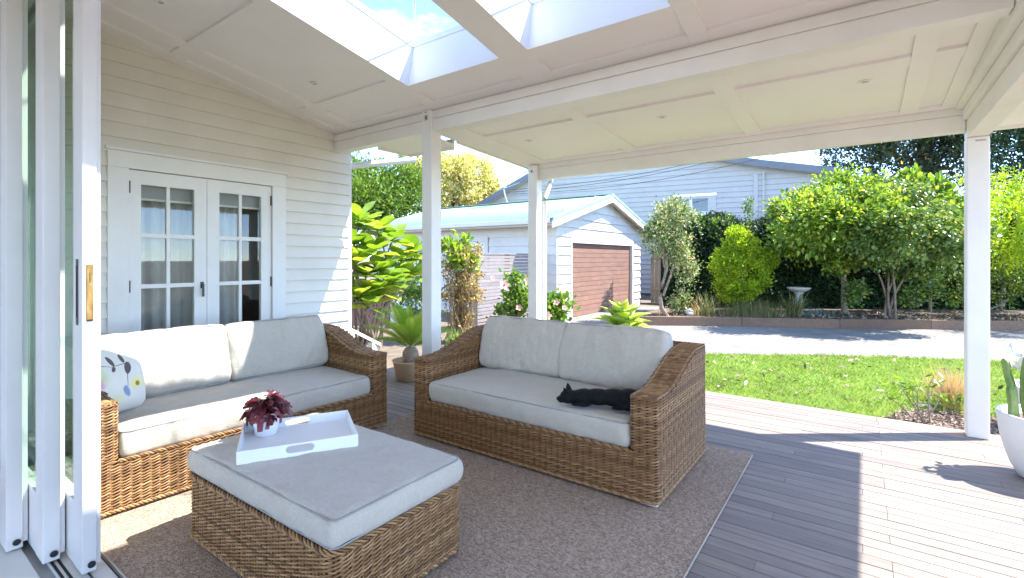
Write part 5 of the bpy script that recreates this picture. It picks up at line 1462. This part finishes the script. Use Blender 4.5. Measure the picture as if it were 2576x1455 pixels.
# shaded twiggy mass inside the hedge
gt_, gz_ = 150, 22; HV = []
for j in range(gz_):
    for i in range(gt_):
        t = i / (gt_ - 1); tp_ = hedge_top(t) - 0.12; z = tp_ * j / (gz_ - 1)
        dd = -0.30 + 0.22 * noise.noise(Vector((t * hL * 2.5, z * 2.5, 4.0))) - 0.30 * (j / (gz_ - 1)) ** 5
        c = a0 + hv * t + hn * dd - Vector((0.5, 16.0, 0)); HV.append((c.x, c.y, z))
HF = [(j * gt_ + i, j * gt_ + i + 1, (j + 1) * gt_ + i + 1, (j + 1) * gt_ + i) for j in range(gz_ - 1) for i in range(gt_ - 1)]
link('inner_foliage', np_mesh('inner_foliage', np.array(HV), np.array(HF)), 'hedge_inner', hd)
tb = TB()
for t in np.linspace(0.02, 0.98, 22):
    c = a0 + hv * t - hn * 0.35 - Vector((0.5, 16.0, 0)); tb.tube(branch_path((c.x, c.y, 0), (c.x + .1, c.y, 1.9), 0.04, 8, int(t * 500)), np.linspace(0.05, 0.02, 8), 6)
tb.build('stems', 'bark_dark', hd)

# upright shoots on top of the hedge
Pz = []; 
for px, d_, h in ((1760, 13.6, 2.62), (1800, 13.6, 2.5), (1880, 13.6, 3.05), (1885, 13.6, 2.9), (1835, 13.6, 2.6)):
    c = at_depth(px, 652, d_) - Vector((0.5, 16.0, 0))
    for q in range(90): Pz.append((c.x + random.gauss(0, 0.08), c.y + random.gauss(0, 0.08), h - abs(random.gauss(0, 0.35))))
Pz = np.array(Pz); A = rand_dirs(len(Pz)) + np.array([0, 0, 0.8]); V, F = leaf_arrays(Pz, A, rand_dirs(len(Pz)), 0.09, 0.045, 0.2); link('shoots', np_mesh('shoots', V, F), 'leaf_tree', hd)['kind'] = 'stuff'

# variegated small tree with twisting trunk
b = (-3.76, 11.47, BZ)
def rel(px, py, d, b=b): p = at_depth(px, py, d); return (p.x - b[0], p.y - b[1], p.z - b[2])
tp = [rel(1680, 800, 11.5), rel(1664, 775, 11.5), rel(1660, 748, 11.5), rel(1667, 715, 11.5), rel(1676, 680, 11.5), rel(1676, 650, 11.5), rel(1685, 620, 11.5)]
tree('small_tree', 'small tree with twisting pale trunk and cream flecked leaves near the garage', 'tree', b,
     [(tp, 0.055, 0.035), ([rel(1668, 745, 11.5), rel(1688, 690, 11.6), rel(1700, 640, 11.6)], 0.03, 0.018)],
     [(*rel(1690, 545, 11.6), 0.45, 0.45, 0.42), (*rel(1660, 605, 11.5), 0.42, 0.4, 0.38), (*rel(1705, 620, 11.6), 0.42, 0.4, 0.36), (*rel(1650, 580, 11.4), 0.25, .25, .2), (*rel(1725, 690, 11.9), 0.22, 0.22, 0.35), (*rel(1715, 760, 11.9), 0.20, 0.2, 0.30)],
     'leaf_varieg', 10500, 0.066, 0.038, 105, 0.085, shell=0.35, branches=[(tp[4], rel(1640, 590, 11.5), .02, .008), (tp[5], rel(1720, 560, 11.6), .02, .008), (tp[5], rel(1690, 530, 11.6), .022, .006)])

# lime bush
b = tuple(on_ground(1868, 12.2, BZ))
tree('lime_bush', 'rounded bright lime green bush in front of the hedge', 'bush', b, [([(0, 0, 0), (0.02, 0, 0.3), (0, 0, 0.8), (0, 0, 1.3)], 0.03, 0.012)],
     [(*rel(1868, 690, 12.2, b), 0.62, 0.55, 0.55), (*rel(1865, 635, 12.2, b), 0.40, 0.38, 0.45), (*rel(1850, 605, 12.2, b), 0.17, 0.17, 0.32), (*rel(1925, 655, 12.2, b), 0.30, 0.28, 0.24), (*rel(1820, 660, 12.2, b), 0.26, 0.26, 0.3), (*rel(1850, 735, 12.2, b), 0.45, 0.4, 0.2)],
     'leaf_lime', 14000, 0.064, 0.038, 170, 0.065, up=0.6, shell=0.6, zmin=0.05, sprigs=150)

# shrub tree A
b = tuple(on_ground(2124, 12.06, BZ))
tA = [(0, 0, 0), rel(2124, 720, 12.06, b), rel(2120, 665, 12.06, b), rel(2110, 630, 12.06, b)]
tree('fruit_tree', 'spreading leafy tree with a single slender trunk beside the bird bath', 'tree', b, [(tA, 0.075, 0.05)],
     [(*rel(2080, 560, 12.1, b), 1.05, 1.1, 0.75), (*rel(2130, 500, 12.1, b), 0.85, 1.0, 0.55), (*rel(2000, 600, 12.0, b), 0.55, 0.7, 0.5), (*rel(1995, 530, 12.0, b), 0.45, 0.5, 0.38), (*rel(2200, 540, 12.2, b), 0.7, 0.8, 0.7), (*rel(2100, 650, 11.6, b), 0.5, 0.6, 0.22), (*rel(2060, 560, 10.6, b), 0.75, 0.7, 0.55), (*rel(2160, 540, 10.4, b), 0.7, 0.7, 0.5)],
     'leaf_yellowgreen', 21000, 0.105, 0.054, 360, 0.11, round_=True, up=0.15, droop=0.1,
     branches=[(tA[3], rel(2040, 560, 12, b), .035, .012), (tA[3], rel(2150, 540, 12.1, b), .035, .012), (tA[2], rel(2085, 600, 11.9, b), .03, .012), (tA[2], rel(2190, 600, 12.2, b), .03, .01)])
# multi stem shrub B
b = tuple(on_ground(2240, 11.1, BZ))
st = []
for k, (px, py) in enumerate(((2262, 660), (2285, 670), (2236, 680), (2210, 690), (2250, 640))):
    st.append((branch_path((0.05 * k - .1, 0.04 * (k % 2), 0), rel(px, py, 11.15, b), 0.03, 8, 60 + k), 0.032, 0.018))
tree('flowering_shrub', 'large many stemmed round leaved shrub behind the timber edging', 'shrub', b, st,
     [(*rel(2280, 580, 11.0, b), 0.85, 1.0, 0.62), (*rel(2240, 520, 11.1, b), 0.75, 0.9, 0.50), (*rel(2370, 590, 11.2, b), 0.6, 0.7, 0.6), (*rel(2300, 590, 9.7, b), 0.7, 0.6, 0.45), (*rel(2390, 600, 9.8, b), 0.6, 0.5, 0.45), (*rel(2220, 590, 9.9, b), 0.6, 0.5, 0.42), (*rel(2200, 640, 11.1, b), 0.5, 0.45, 0.35), (*rel(2300, 670, 11.1, b), 0.55, 0.4, 0.25), (*rel(2300, 740, 11.2, b), 0.30, 0.25, 0.22), (*rel(2160, 745, 11.2, b), 0.22, 0.2, 0.25)],
     'leaf_mid', 24000, 0.070, 0.055, 480, 0.09, round_=True, up=0.0, droop=0.25, fold=0.12)
b = tuple(on_ground(2340, 12.6, BZ))
tree('tall_shrub', 'upright shrub with large pale new leaves rising behind the flowering shrub', 'shrub', b, [([(0, 0, 0), (0, 0, 1.0), (0.05, 0, 2.2)], 0.04, 0.02)],
     [(*rel(2330, 500, 12.5, b), 0.45, 0.4, 0.50), (*rel(2290, 480, 12.5, b), 0.25, 0.25, 0.42), (*rel(2390, 540, 12.5, b), 0.35, 0.3, 0.45)], 'leaf_yellowgreen', 1500, 0.17, 0.075, 60, 0.09, round_=True, up=0.7)
# bright yellow green tree behind the right post
b = tuple(on_ground(2520, 13.0, BZ))
tree('bright_tree', 'vivid yellow green feathery tree behind the right hand post', 'tree', b, [([(0, 0, 0), (0.05, 0, 1.0), (0, 0, 2.0)], 0.06, 0.03)],
     [(*rel(2520, 560, 12.8, b), 0.95, 0.8, 0.9), (*rel(2540, 580, 11.2, b), 0.8, 0.8, 0.7), (*rel(2640, 560, 10.8, b), 0.8, 0.8, 0.7), (*rel(2740, 560, 10.0, b), 0.9, 0.8, 0.7), (*rel(2880, 560, 9.9, b), 0.9, 0.8, 0.7), (*rel(2430, 520, 12.9, b), 0.6, 0.5, 0.7), (*rel(2590, 480, 12.9, b), 0.8, 0.7, 0.6), (*rel(2540, 640, 12.7, b), 0.8, 0.6, 0.35), (*rel(2680, 560, 12.9, b), 0.9, 0.7, 0.9)],  # blobs beyond the right frame edge are added to shade the driveway
     'leaf_lime', 16000, 0.14, 0.034, 420, 0.10, up=0.0, droop=0.35)
# low dark shrub under it
b = tuple(on_ground(2460, 11.6, BZ))
tree('low_shrub', 'low grey green shrub with bare pinkish branches behind the right hand post', 'shrub', b, [(branch_path((0, 0, 0), rel(2420, 690, 11.6, b), .05, 8, 1), 0.03, 0.012), (branch_path((0.1, 0, 0), rel(2540, 740, 11.6, b), .05, 8, 2), 0.03, 0.012)],
     [(*rel(2400, 720, 11.7, b), 0.40, 0.4, 0.42), (*rel(2530, 720, 11.7, b), 0.55, 0.45, 0.45), (*rel(2600, 690, 11.7, b), 0.5, 0.45, 0.5)], 'leaf_mid', 3600, 0.085, 0.045, 130, 0.09)
# big dark trees far right
def far_tree(px, py, d, blobs, label, mat, n, L, seed, height=None, name='tall_tree', group=None, trunkpx=None, **kw):
    b = tuple(on_ground(trunkpx or px, d, GZ))
    bl = [(*rel(x, y, dd, b), rx, ry, rz) for x, y, dd, rx, ry, rz in blobs]
    top = rel(px, py, d, b)
    P = branch_path((0, 0, 0), top, 0.02, 10, seed)
    br = [(tuple(P[5 + (k % 4)]), (bl[k][0], bl[k][1], bl[k][2]), 0.14, 0.03) for k in range(len(bl))]
    tree(name, label, 'tree', b, [(P, 0.32, 0.14)], bl, mat, n, L, L * 0.5, kw.pop('clumps', 220), kw.pop('spread', 0.30), group, 'bark_dark', br, **kw)
far_tree(2340, 380, 24, [(2150, 385, 24, 1.6, 1.4, 1.1), (2240, 420, 24, 1.7, 1.4, 1.2), (2330, 370, 24, 2.0, 1.6, 1.3), (2420, 400, 24, 1.8, 1.5, 1.4), (2330, 300, 24, 2.6, 2.0, 1.3), (2420, 330, 24, 1.8, 1.5, 1.3), (2230, 330, 24, 2.0, 1.5, 1.0)],
         'tall dark spreading tree with sky showing through, beyond the hedge', 'leaf_dark', 17000, 0.20, 4)
far_tree(2590, 300, 20, [(2540, 400, 20, 1.2, 1.2, 1.2), (2620, 350, 20, 1.8, 1.5, 1.6), (2560, 300, 20, 1.6, 1.4, 1.2), (2700, 420, 20, 1.6, 1.5, 1.6), (2540, 470, 20, 1.0, 1.0, 0.8)],
         'tall dense green tree beyond the bright tree at the right', 'leaf_hedge', 11000, 0.17, 5, trunkpx=2620)
# trees behind the garage
far_tree(960, 470, 21, [(930, 470, 21, 1.3, 1.2, 1.0), (890, 520, 20, 1.3, 1.2, 1.0), (1000, 460, 21.5, 1.1, 1.1, 1.0), (1030, 510, 21.5, 1.1, 1.0, 0.9), (960, 530, 20.5, 1.3, 1.1, 0.8), (900, 460, 21, 1.0, 1.0, 0.8)],
         'mid green leafy tree behind the garage', 'leaf_tree', 19000, 0.16, 6, clumps=150, spread=0.27, shell=0.4)
far_tree(1150, 440, 27, [(1130, 440, 27, 1.4, 1.3, 1.3), (1185, 450, 27, 1.3, 1.2, 1.2), (1080, 450, 27, 1.3, 1.2, 1.0), (1230, 480, 27, 1.1, 1.1, 0.9), (1130, 500, 26.5, 1.5, 1.2, 0.8), (1215, 520, 26.5, 1.3, 1.2, 0.7), (1280, 505, 27, 0.9, 0.8, 0.5)],
         'tree covered in pale yellow blossom behind the garage', 'leaf_blossom', 30000, 0.17, 7, name='blossom_tree', clumps=210, spread=0.26, shell=0.4)

# bird bath
bb = empty('bird_bath', (-1.26, 13.70, BZ), 0, 'pale stone bird bath with fluted pedestal in the garden bed', 'bird bath')
m = MB(); m.lathe([(0.0005, 0.0), (0.145, 0.0), (0.15, 0.02), (0.12, 0.05), (0.085, 0.075), (0.078, 0.10), (0.082, 0.25), (0.070, 0.42), (0.078, 0.50), (0.105, 0.53), (0.11, 0.55), (0.0005, 0.552)], n=32)
m.build('pedestal', 'stone_pale', bb, smooth=True)
MB().lathe([(0.0005, 0.5525), (0.11, 0.5525), (0.16, 0.575), (0.20, 0.60), (0.255, 0.645), (0.262, 0.668), (0.25, 0.672), (0.235, 0.655), (0.15, 0.625), (0.0005, 0.615)], n=48).build('bowl', 'stone_pale', bb, smooth=True)
for k in range(12):
    a = k * math.pi / 6; tb = TB(); tt = np.linspace(0, 1, 9)
    tb.tube(np.stack([0.079 * np.cos(a + tt * 1.6), 0.079 * np.sin(a + tt * 1.6), 0.11 + tt * 0.31], 1), 0.010, 5); tb.build('flute', 'stone_pale', bb)

# flax and grassy clumps along the bed
def blades(name, label, px, d, n, h, spread, mat, w=0.012, lean=0.8, z=BZ, cat='plant', group=None):
    b = on_ground(px, d, z); r = empty(name, b, 0, label, cat, group)
    tb = []; V = []; F = []; cnt = 0
    for k in range(n):
        az = random.uniform(0, 6.28); L = h * random.uniform(0.6, 1.15); le = lean * random.uniform(0.15, 1.0)
        p0 = np.array([random.gauss(0, spread * 0.15), random.gauss(0, spread * 0.15), 0]); dr = np.array([math.cos(az), math.sin(az), 0]); sd = np.array([-math.sin(az), math.cos(az), 0])
        pts = [p0 + dr * L * le * t ** 1.4 + np.array([0, 0, L * (t - 0.35 * le * t * t)]) for t in (0, .35, .7, 1.0)]
        ww = [w * .6, w, w * .7, w * .1]
        for p, q in zip(pts, ww): V += [p + sd * q * .5, p - sd * q * .5]
        for j in range(3): F.append((cnt + 2 * j, cnt + 2 * j + 1, cnt + 2 * j + 3, cnt + 2 * j + 2))
        cnt += 8
    link('blades', np_mesh('blades', np.array(V), np.array(F)), mat, r)['kind'] = 'stuff'; return r
blades('flax_plant', 'spiky olive flax clump in the bed near the lime bush', 1775, 11.35, 90, 0.62, 0.5, 'leaf_flax', 0.016)
blades('flax_plant', 'spiky olive flax clump at the foot of the bird bath', 1998, 11.45, 110, 0.68, 0.5, 'leaf_flax', 0.018, 1.1)
blades('grass_clump', 'fine soft olive grass mound between the flax clumps', 1905, 11.6, 800, 0.48, 2.2, 'leaf_flax', 0.006, 1.1)
blades('grass_clump', 'low fine olive grass beside the lime bush', 1850, 11.6, 500, 0.34, 2.0, 'leaf_flax', 0.006, 1.1)
blades('grass_clump', 'small blue grey grass tuft beside the bird bath', 2050, 11.6, 300, 0.24, 1.3, 'leaf_blue', 0.006, 1.0)
blades('flax_plant', 'small reddish flax in the shade of the small tree', 1752, 11.7, 40, 0.5, 0.3, 'leaf_dry', 0.012, 0.6)
rk = MB()
bm = bmesh.new(); bmesh.ops.create_icosphere(bm, subdivisions=2, radius=0.12)
for v in bm.verts: v.co *= 1 + 0.35 * noise.noise(v.co * 9); v.co.z *= 0.8
me = bpy.data.meshes.new('garden_rock'); bm.to_mesh(me); bm.free()
o = link('garden_rock', me, 'stone_pale', None, on_ground(1736, 11.75, BZ + 0.06)); tag(o, 'pale rounded garden rock in the bed near the small tree', 'rock')

# big leaved plant beyond the wall end: every leaf a part
bl = empty('big_leaf_plant', (-6.05, 4.75, GZ), 0, 'tall plant with big glossy lime leaves at the end of the house', 'plant')
def big_leaf():
    n = 9; V = []; F = []
    for k in range(n):
        t = k / (n - 1); w = 0.33 * max(0.03, math.sin(math.pi * (0.04 + 0.95 * t) ** 1.7)) ** 0.75
        z = -0.20 * t * t + 0.03 * math.sin(t * 8)
        V += [(t, -w, z + 0.30 * w), (t, 0, z), (t, w, z + 0.30 * w)]
    for k in range(n - 1):
        a = 3 * k; F += [(a, a + 3, a + 4, a + 1), (a + 1, a + 4, a + 5, a + 2)]
    me = bpy.data.meshes.new('leaf'); me.from_pydata(V, [], F); me.update(); me.materials.append(MATS['leaf_big']); me.shade_smooth(); return me
BIG = [big_leaf() for _ in range(1)]
def big_tint(s):
    me = BIG[0].copy(); m2 = MATS['leaf_big']; return me
def rosette(parent, c, n, L, seed, me, tilt=0.5, org=(0, 0, 0)):
    rs = random.Random(seed)
    for k in range(n):
        az = k * 2.399 + rs.uniform(-.3, .3); el = tilt - 1.0 * (1 - k / n) + rs.uniform(-.2, .2)
        o = link('leaf', me, None, parent); s = L * rs.uniform(0.75, 1.15)
        o.location = (c[0] - org[0], c[1] - org[1], c[2] - org[2] + 0.02 * k / n); o.rotation_euler = (rs.uniform(-.25, .25), -el, az); o.scale = (s, s * rs.uniform(0.85, 1.05), s)
def leaf_obj_mat(name, c0, c1, c2, tr=0.4, rough=0.33):
    m, nt, out = new_mat(name); oi = nt.nodes.new('ShaderNodeObjectInfo')
    c = ramp(nt, oi.outputs['Random'], [(0.0, c0), (0.5, c1), (1.0, c2)]); n = nz(nt, 6, 4)
    c = mixrgb(nt, 1.0, c, ramp(nt, n, [(0.3, (0.85,) * 3), (0.7, (1.12,) * 3)]), 'MULTIPLY')
    p = principled(nt, out, c, rough, spec=0.6); t = nt.nodes.new('ShaderNodeBsdfTranslucent'); nt.links.new(mixrgb(nt, 1.0, c, (1.4, 1.35, 0.6), 'MULTIPLY'), t.inputs['Color'])
    mx = nt.nodes.new('ShaderNodeMixShader'); mx.inputs['Fac'].default_value = tr; nt.links.new(p.outputs[0], mx.inputs[1]); nt.links.new(t.outputs[0], mx.inputs[2]); nt.links.new(mx.outputs[0], out.inputs['Surface'])
    return m
BIG[0].materials[0] = leaf_obj_mat('big_leaf_skin', (0.14, 0.27, 0.03), (0.26, 0.40, 0.045), (0.46, 0.53, 0.08))
org = (-6.05, 4.75, GZ)
tb = TB(); spots = [(905, 560, 6.9), (892, 620, 6.7), (935, 640, 6.8), (985, 610, 7.2), (920, 700, 6.7), (960, 690, 6.9), (1010, 660, 7.3), (1045, 640, 7.5), (985, 720, 7.0), (895, 670, 6.6), (950, 740, 6.8), (1030, 700, 7.4), (905, 750, 6.6), (890, 580, 7.1), (950, 585, 7.0), (925, 775, 6.7)]
for k, (px, py, d) in enumerate(spots):
    c = at_depth(px, py, d)
    rosette(bl, c, 12, 0.36, 100 + k, BIG[0], 1.0, org)
    base = (0.0, 0.0, 0.0) if k % 3 else (-0.15, -0.1, 0.0)
    tb.tube(branch_path(base, (c.x - org[0], c.y - org[1], c.z - org[2]), 0.06, 9, 200 + k), np.linspace(0.028, 0.010, 9), 6)
tb.build('stems', 'bark', bl)

# cycad in a clay pot at the end of the deck
cy = empty('potted_cycad', (-4.28, 3.92, 0.0), 0, 'cycad with stiff arching lime fronds in a tan clay pot', 'potted plant')
MB().lathe([(0.0005, 0.002), (0.15, 0.002), (0.165, 0.01), (0.20, 0.20), (0.215, 0.225), (0.20, 0.23), (0.185, 0.20), (0.0005, 0.195)], n=40).build('pot', 'clay_pot', cy, smooth=True)
m = MB(); m.lathe([(0.0005, 0.19), (0.085, 0.19), (0.10, 0.24), (0.09, 0.32), (0.06, 0.37), (0.0005, 0.38)], n=20); m.build('caudex', 'bark', cy)
def frond():
    V = []; F = []; n = 26; cnt = 0
    for k in range(n):
        t = 0.16 + 0.84 * k / (n - 1); x = t; z = -0.22 * t * t
        L = 0.20 * math.sin(math.pi * (0.12 + 0.84 * (k / (n - 1)))) + 0.02
        for s in (-1, 1):
            p = Vector((x, 0, z)); q = p + Vector((L * 0.75, s * L * 0.62, 0.30 * L)); w = 0.019
            V += [p + Vector((-w, 0, 0)), p + Vector((w, 0, 0)), (p + q) / 2 + Vector((w, 0, 0)), q, (p + q) / 2 + Vector((-w, 0, 0))]
            F.append((cnt, cnt + 1, cnt + 2, cnt + 3, cnt + 4)); cnt += 5
    for k in range(8):
        t0, t1 = k / 8, (k + 1) / 8; 
        V += [(t0, -.008, -.22 * t0 * t0), (t0, .008, -.22 * t0 * t0), (t1, .006, -.22 * t1 * t1), (t1, -.006, -.22 * t1 * t1)]; F.append((cnt, cnt + 1, cnt + 2, cnt + 3)); cnt += 4
    me = bpy.data.meshes.new('frond'); me.from_pydata([tuple(v) for v in V], [], F); me.update(); me.materials.append(leaf_obj_mat('cycad_skin', (0.20, 0.33, 0.035), (0.32, 0.44, 0.05), (0.46, 0.52, 0.09), 0.35)); return me
FR = frond()
for k in range(26):
    o = link('frond', FR, None, cy); o.location = (0, 0, 0.36); s = random.uniform(0.46, 0.60)
    o.rotation_euler = (random.uniform(-.15, .15), -(0.45 + 0.95 * (k / 26)), k * 2.399); o.scale = (s, s, s)

# hydrangea gone dry
b = tuple(on_ground(1160, 8.9))
hy = empty('dry_hydrangea', b, 0, 'tall dry hydrangea bush with brown stalks and seed heads', 'bush')
tb = TB(); Pz = []
for k in range(150):
    px = 1160 + random.gauss(0, 30); py = random.uniform(615, 760); e = rel(max(1112, min(1208, px)), py, 8.9 + random.gauss(0, .15), b)
    P = branch_path((random.gauss(0, .12), random.gauss(0, .12), 0), e, 0.025, 7, 300 + k); tb.tube(P, np.linspace(0.006, 0.003, 7), 4)
    for q in range(18): Pz.append(np.array(e) + RNG.normal(0, 0.035, 3))
    for q in range(4): Pz.append(P[random.randrange(2, 6)] + RNG.normal(0, 0.03, 3))
tb.build('stalks', 'stem_dry', hy)
Pz = np.array(Pz); V, F = leaf_arrays(Pz, rand_dirs(len(Pz)), rand_dirs(len(Pz)), 0.06, 0.035, 0.2); link('dry_heads', np_mesh('dry_heads', V, F), 'leaf_dry', hy)
foliage('new_leaves', 'leaf_big', hy, [(*rel(1130, 640, 8.9, b), .18, .18, .2), (*rel(1175, 665, 8.9, b), .2, .18, .1), (*rel(1165, 610, 9.0, b), .12, .12, .1)], 420, 0.11, 0.055, 24, 0.06, round_=True)
blades('strap_leaf_clump', 'green strappy leaves at the foot of the dry hydrangea', 1150, 8.4, 90, 0.34, 0.6, 'leaf_tree', 0.016, 1.0, GZ)
# leafy shrub behind the post
b = tuple(on_ground(1035, 9.2))
tree('leafy_shrub', 'thin leafy shrub between the big leaf plant and the post', 'shrub', b, [(branch_path((0, 0, 0), rel(1030, 700, 9.2, b), .05, 8, 9), .02, .008), (branch_path((0, 0, 0), rel(1050, 650, 9.2, b), .05, 8, 10), .02, .008)],
     [(*rel(1040, 690, 9.2, b), .35, .3, .4), (*rel(1010, 750, 9.2, b), .25, .25, .3), (*rel(1050, 770, 9.2, b), .25, .25, .3)], 'leaf_hibiscus', 1100, 0.10, 0.05, 50, 0.09)

# hibiscus with pink flowers
def flower(parent, p, s, seed):
    rs = random.Random(seed); V = []; F = []; cnt = 0; fx = Vector(p)
    face = (Vector((0, 0, 1.4)) - (fx + Vector(parent.location))); face.normalize(); face = (face + Vector((rs.uniform(-.3, .3), rs.uniform(-.3, .3), .3))).normalized()
    q = face.to_track_quat('Z', 'Y')
    for k in range(5):
        a = k * 1.2566
        for j, (r_, w_) in enumerate(((0.15, 0.12), (0.6, 0.42), (1.0, 0.34), (1.12, 0.05))):
            c = Vector((r_ * math.cos(a), r_ * math.sin(a), 0.28 * r_)) * s; sd = Vector((-math.sin(a), math.cos(a), 0)) * s * w_
            V += [fx + q @ (c + sd), fx + q @ (c - sd)]
        for j in range(3): F.append((cnt + 2 * j, cnt + 2 * j + 1, cnt + 2 * j + 3, cnt + 2 * j + 2))
        cnt += 8
    me = bpy.data.meshes.new('flower'); me.from_pydata([tuple(v) for v in V], [], F); me.update(); o = link('flower', me, 'petal_pink', parent)
    h = bpy.data.meshes.new('heart'); hv = [fx + q @ (Vector((0.22 * math.cos(a), 0.22 * math.sin(a), 0.12)) * s) for a in [k * 1.0472 for k in range(6)]] + [fx + q @ (Vector((0, 0, 0.75)) * s)]
    h.from_pydata([tuple(v) for v in hv], [], [(k, (k + 1) % 6, 6) for k in range(6)]); h.update(); link('heart', h, 'petal_heart', o)
for (px, d, blobs, fls, lab) in (
    (1300, 7.9, [(1288, 712, .08, .13), (1300, 765, .19, .17), (1280, 792, .15, .10), (1320, 745, .11, .14)], [(1268, 718, .075), (1306, 775, .05), (1240, 700, .04), (1325, 705, .035)], 'hibiscus with a pink red hearted bloom in front of the slatted screen'),
    (1395, 7.6, [(1390, 790, .16, .16), (1410, 770, .14, .12), (1375, 770, .12, .14)], [(1377, 795, .06), (1400, 762, .045), (1420, 775, .04)], 'hibiscus with pink blooms beside the far post')):
    b = tuple(on_ground(px, d)); r = empty('hibiscus', b, 0, lab, 'shrub', 'hibiscus shrubs by the garage')
    tb = TB()
    for k, (x, y_, rr, rz) in enumerate(blobs): tb.tube(branch_path((0, 0, 0), rel(x, y_, d, b), .06, 8, 500 + k), np.linspace(.014, .006, 8), 5)
    tb.build('stems', 'bark', r)
    foliage('foliage', 'leaf_hibiscus', r, [(*rel(x, y_, d, b), rr * 1.3, rr * 1.2, rz) for x, y_, rr, rz in blobs], 950, 0.075, 0.05, 60, 0.06, round_=True)
    for k, (x, y_, s) in enumerate(fls): flower(r, rel(x, y_, d - 0.3, b), s, k)

# agave beside the lawn
b = tuple(on_ground(1566, 8.3))
ag = empty('agave', b, 0, 'pale lime agave rosette rising behind the grey sofa cushions', 'agave')
def agave_leaf():
    n = 9; V = []; F = []
    for k in range(n):
        t = k / (n - 1); w = 0.30 * (0.42 + 0.58 * math.sin(math.pi * min(1, t * 1.15) ** 0.9)) * (1 - t ** 5) ** 0.8 + 0.001
        z = 0.10 * math.sin(t * math.pi * .9) - 0.12 * t * t
        V += [(t, -w, z + 0.45 * w), (t, 0, z), (t, w, z + 0.45 * w), (t, 0, z - 0.03 * (1 - t))]
    for k in range(n - 1):
        a = 4 * k; F += [(a, a + 4, a + 5, a + 1), (a + 1, a + 5, a + 6, a + 2), (a + 2, a + 6, a + 7, a + 3), (a + 3, a + 7, a + 4, a)]
    me = bpy.data.meshes.new('leaf'); me.from_pydata(V, [], F); me.update(); me.materials.append(leaf_obj_mat('agave_skin', (0.36, 0.50, 0.06), (0.45, 0.58, 0.07), (0.56, 0.64, 0.10), 0.3, 0.42)); me.shade_smooth(); return me
AGL = agave_leaf()
tb = TB(); tb.tube([(0, 0, 0), (0.02, 0, 0.15), (0, 0, 0.32)], 0.09, 10); tb.build('stalk', 'bark', ag)
for k in range(21):
    o = link('leaf', AGL, None, ag); el = 0.15 + 1.2 * (k / 21) ** 0.9; s = 0.62 - 0.10 * k / 21
    o.location = (0, 0, 0.26 + 0.10 * k / 21); o.rotation_euler = (random.uniform(-.1, .1), -el, k * 2.399); o.scale = (s, s, s)

# white handrail of the steps at the wall end
hr = empty('handrail', (-5.35, 3.95, GZ), 0, 'white timber handrail of the steps beyond the house corner', 'handrail')
pA, pB = at_depth(868, 818, 6.1), at_depth(955, 862, 6.35)
def barrel(name, a, b, w, h, parent, org):
    a = Vector(a) - Vector(org); b = Vector(b) - Vector(org); d = (b - a).normalized(); s = d.cross(Vector((0, 0, 1))).normalized() * w / 2; u = Vector((0, 0, h))
    MB().add([a - s, a + s, a + s - u, a - s - u, b - s, b + s, b + s - u, b - s - u], [(0, 1, 2, 3), (7, 6, 5, 4), (0, 4, 5, 1), (1, 5, 6, 2), (2, 6, 7, 3), (3, 7, 4, 0)]).build(name, 'white_paint', parent, 0.003)
barrel('rail', pA, pB, 0.10, 0.045, hr, hr.location)
for px, py, d, h in ((938, 856, 6.3, 0), (880, 826, 6.12, 0)):
    p = at_depth(px, py, d); box('baluster', 'white_paint', hr, p.x - hr.location.x - .045, p.x - hr.location.x + .045, p.y - hr.location.y - .045, p.y - hr.location.y + .045, 0, p.z - GZ - .03, 0.004)

# maroon gate and low weatherboard wall behind the big leaf plant
gp = on_ground(925, 10.8)
gt = empty('garden_gate', gp, rad(28), 'maroon board gate with dark timber post behind the big leaf plant', 'gate')
for j in range(12): box('board', 'maroon_gate', gt, j * 0.105 - 0.9, j * 0.105 - 0.9 + 0.098, 0, 0.025, 0.03, 0.80 + 0.25 * math.sin(j / 11 * math.pi), 0.003)
box('rail', 'maroon_gate', gt, -0.9, 0.35, 0.0255, 0.06, 0.3, 0.4); box('post', 'sleeper_wood', gt, 0.40, 0.52, -0.04, 0.08, 0, 1.25, 0.006); box('post', 'garage_white', gt, 0.54, 0.68, -0.04, 0.08, 0, 1.1, 0.006)
# small black latch
box('latch', 'dark_metal', gt, 0.18, 0.24, -0.012, -0.0005, 0.62, 0.76, 0.003)
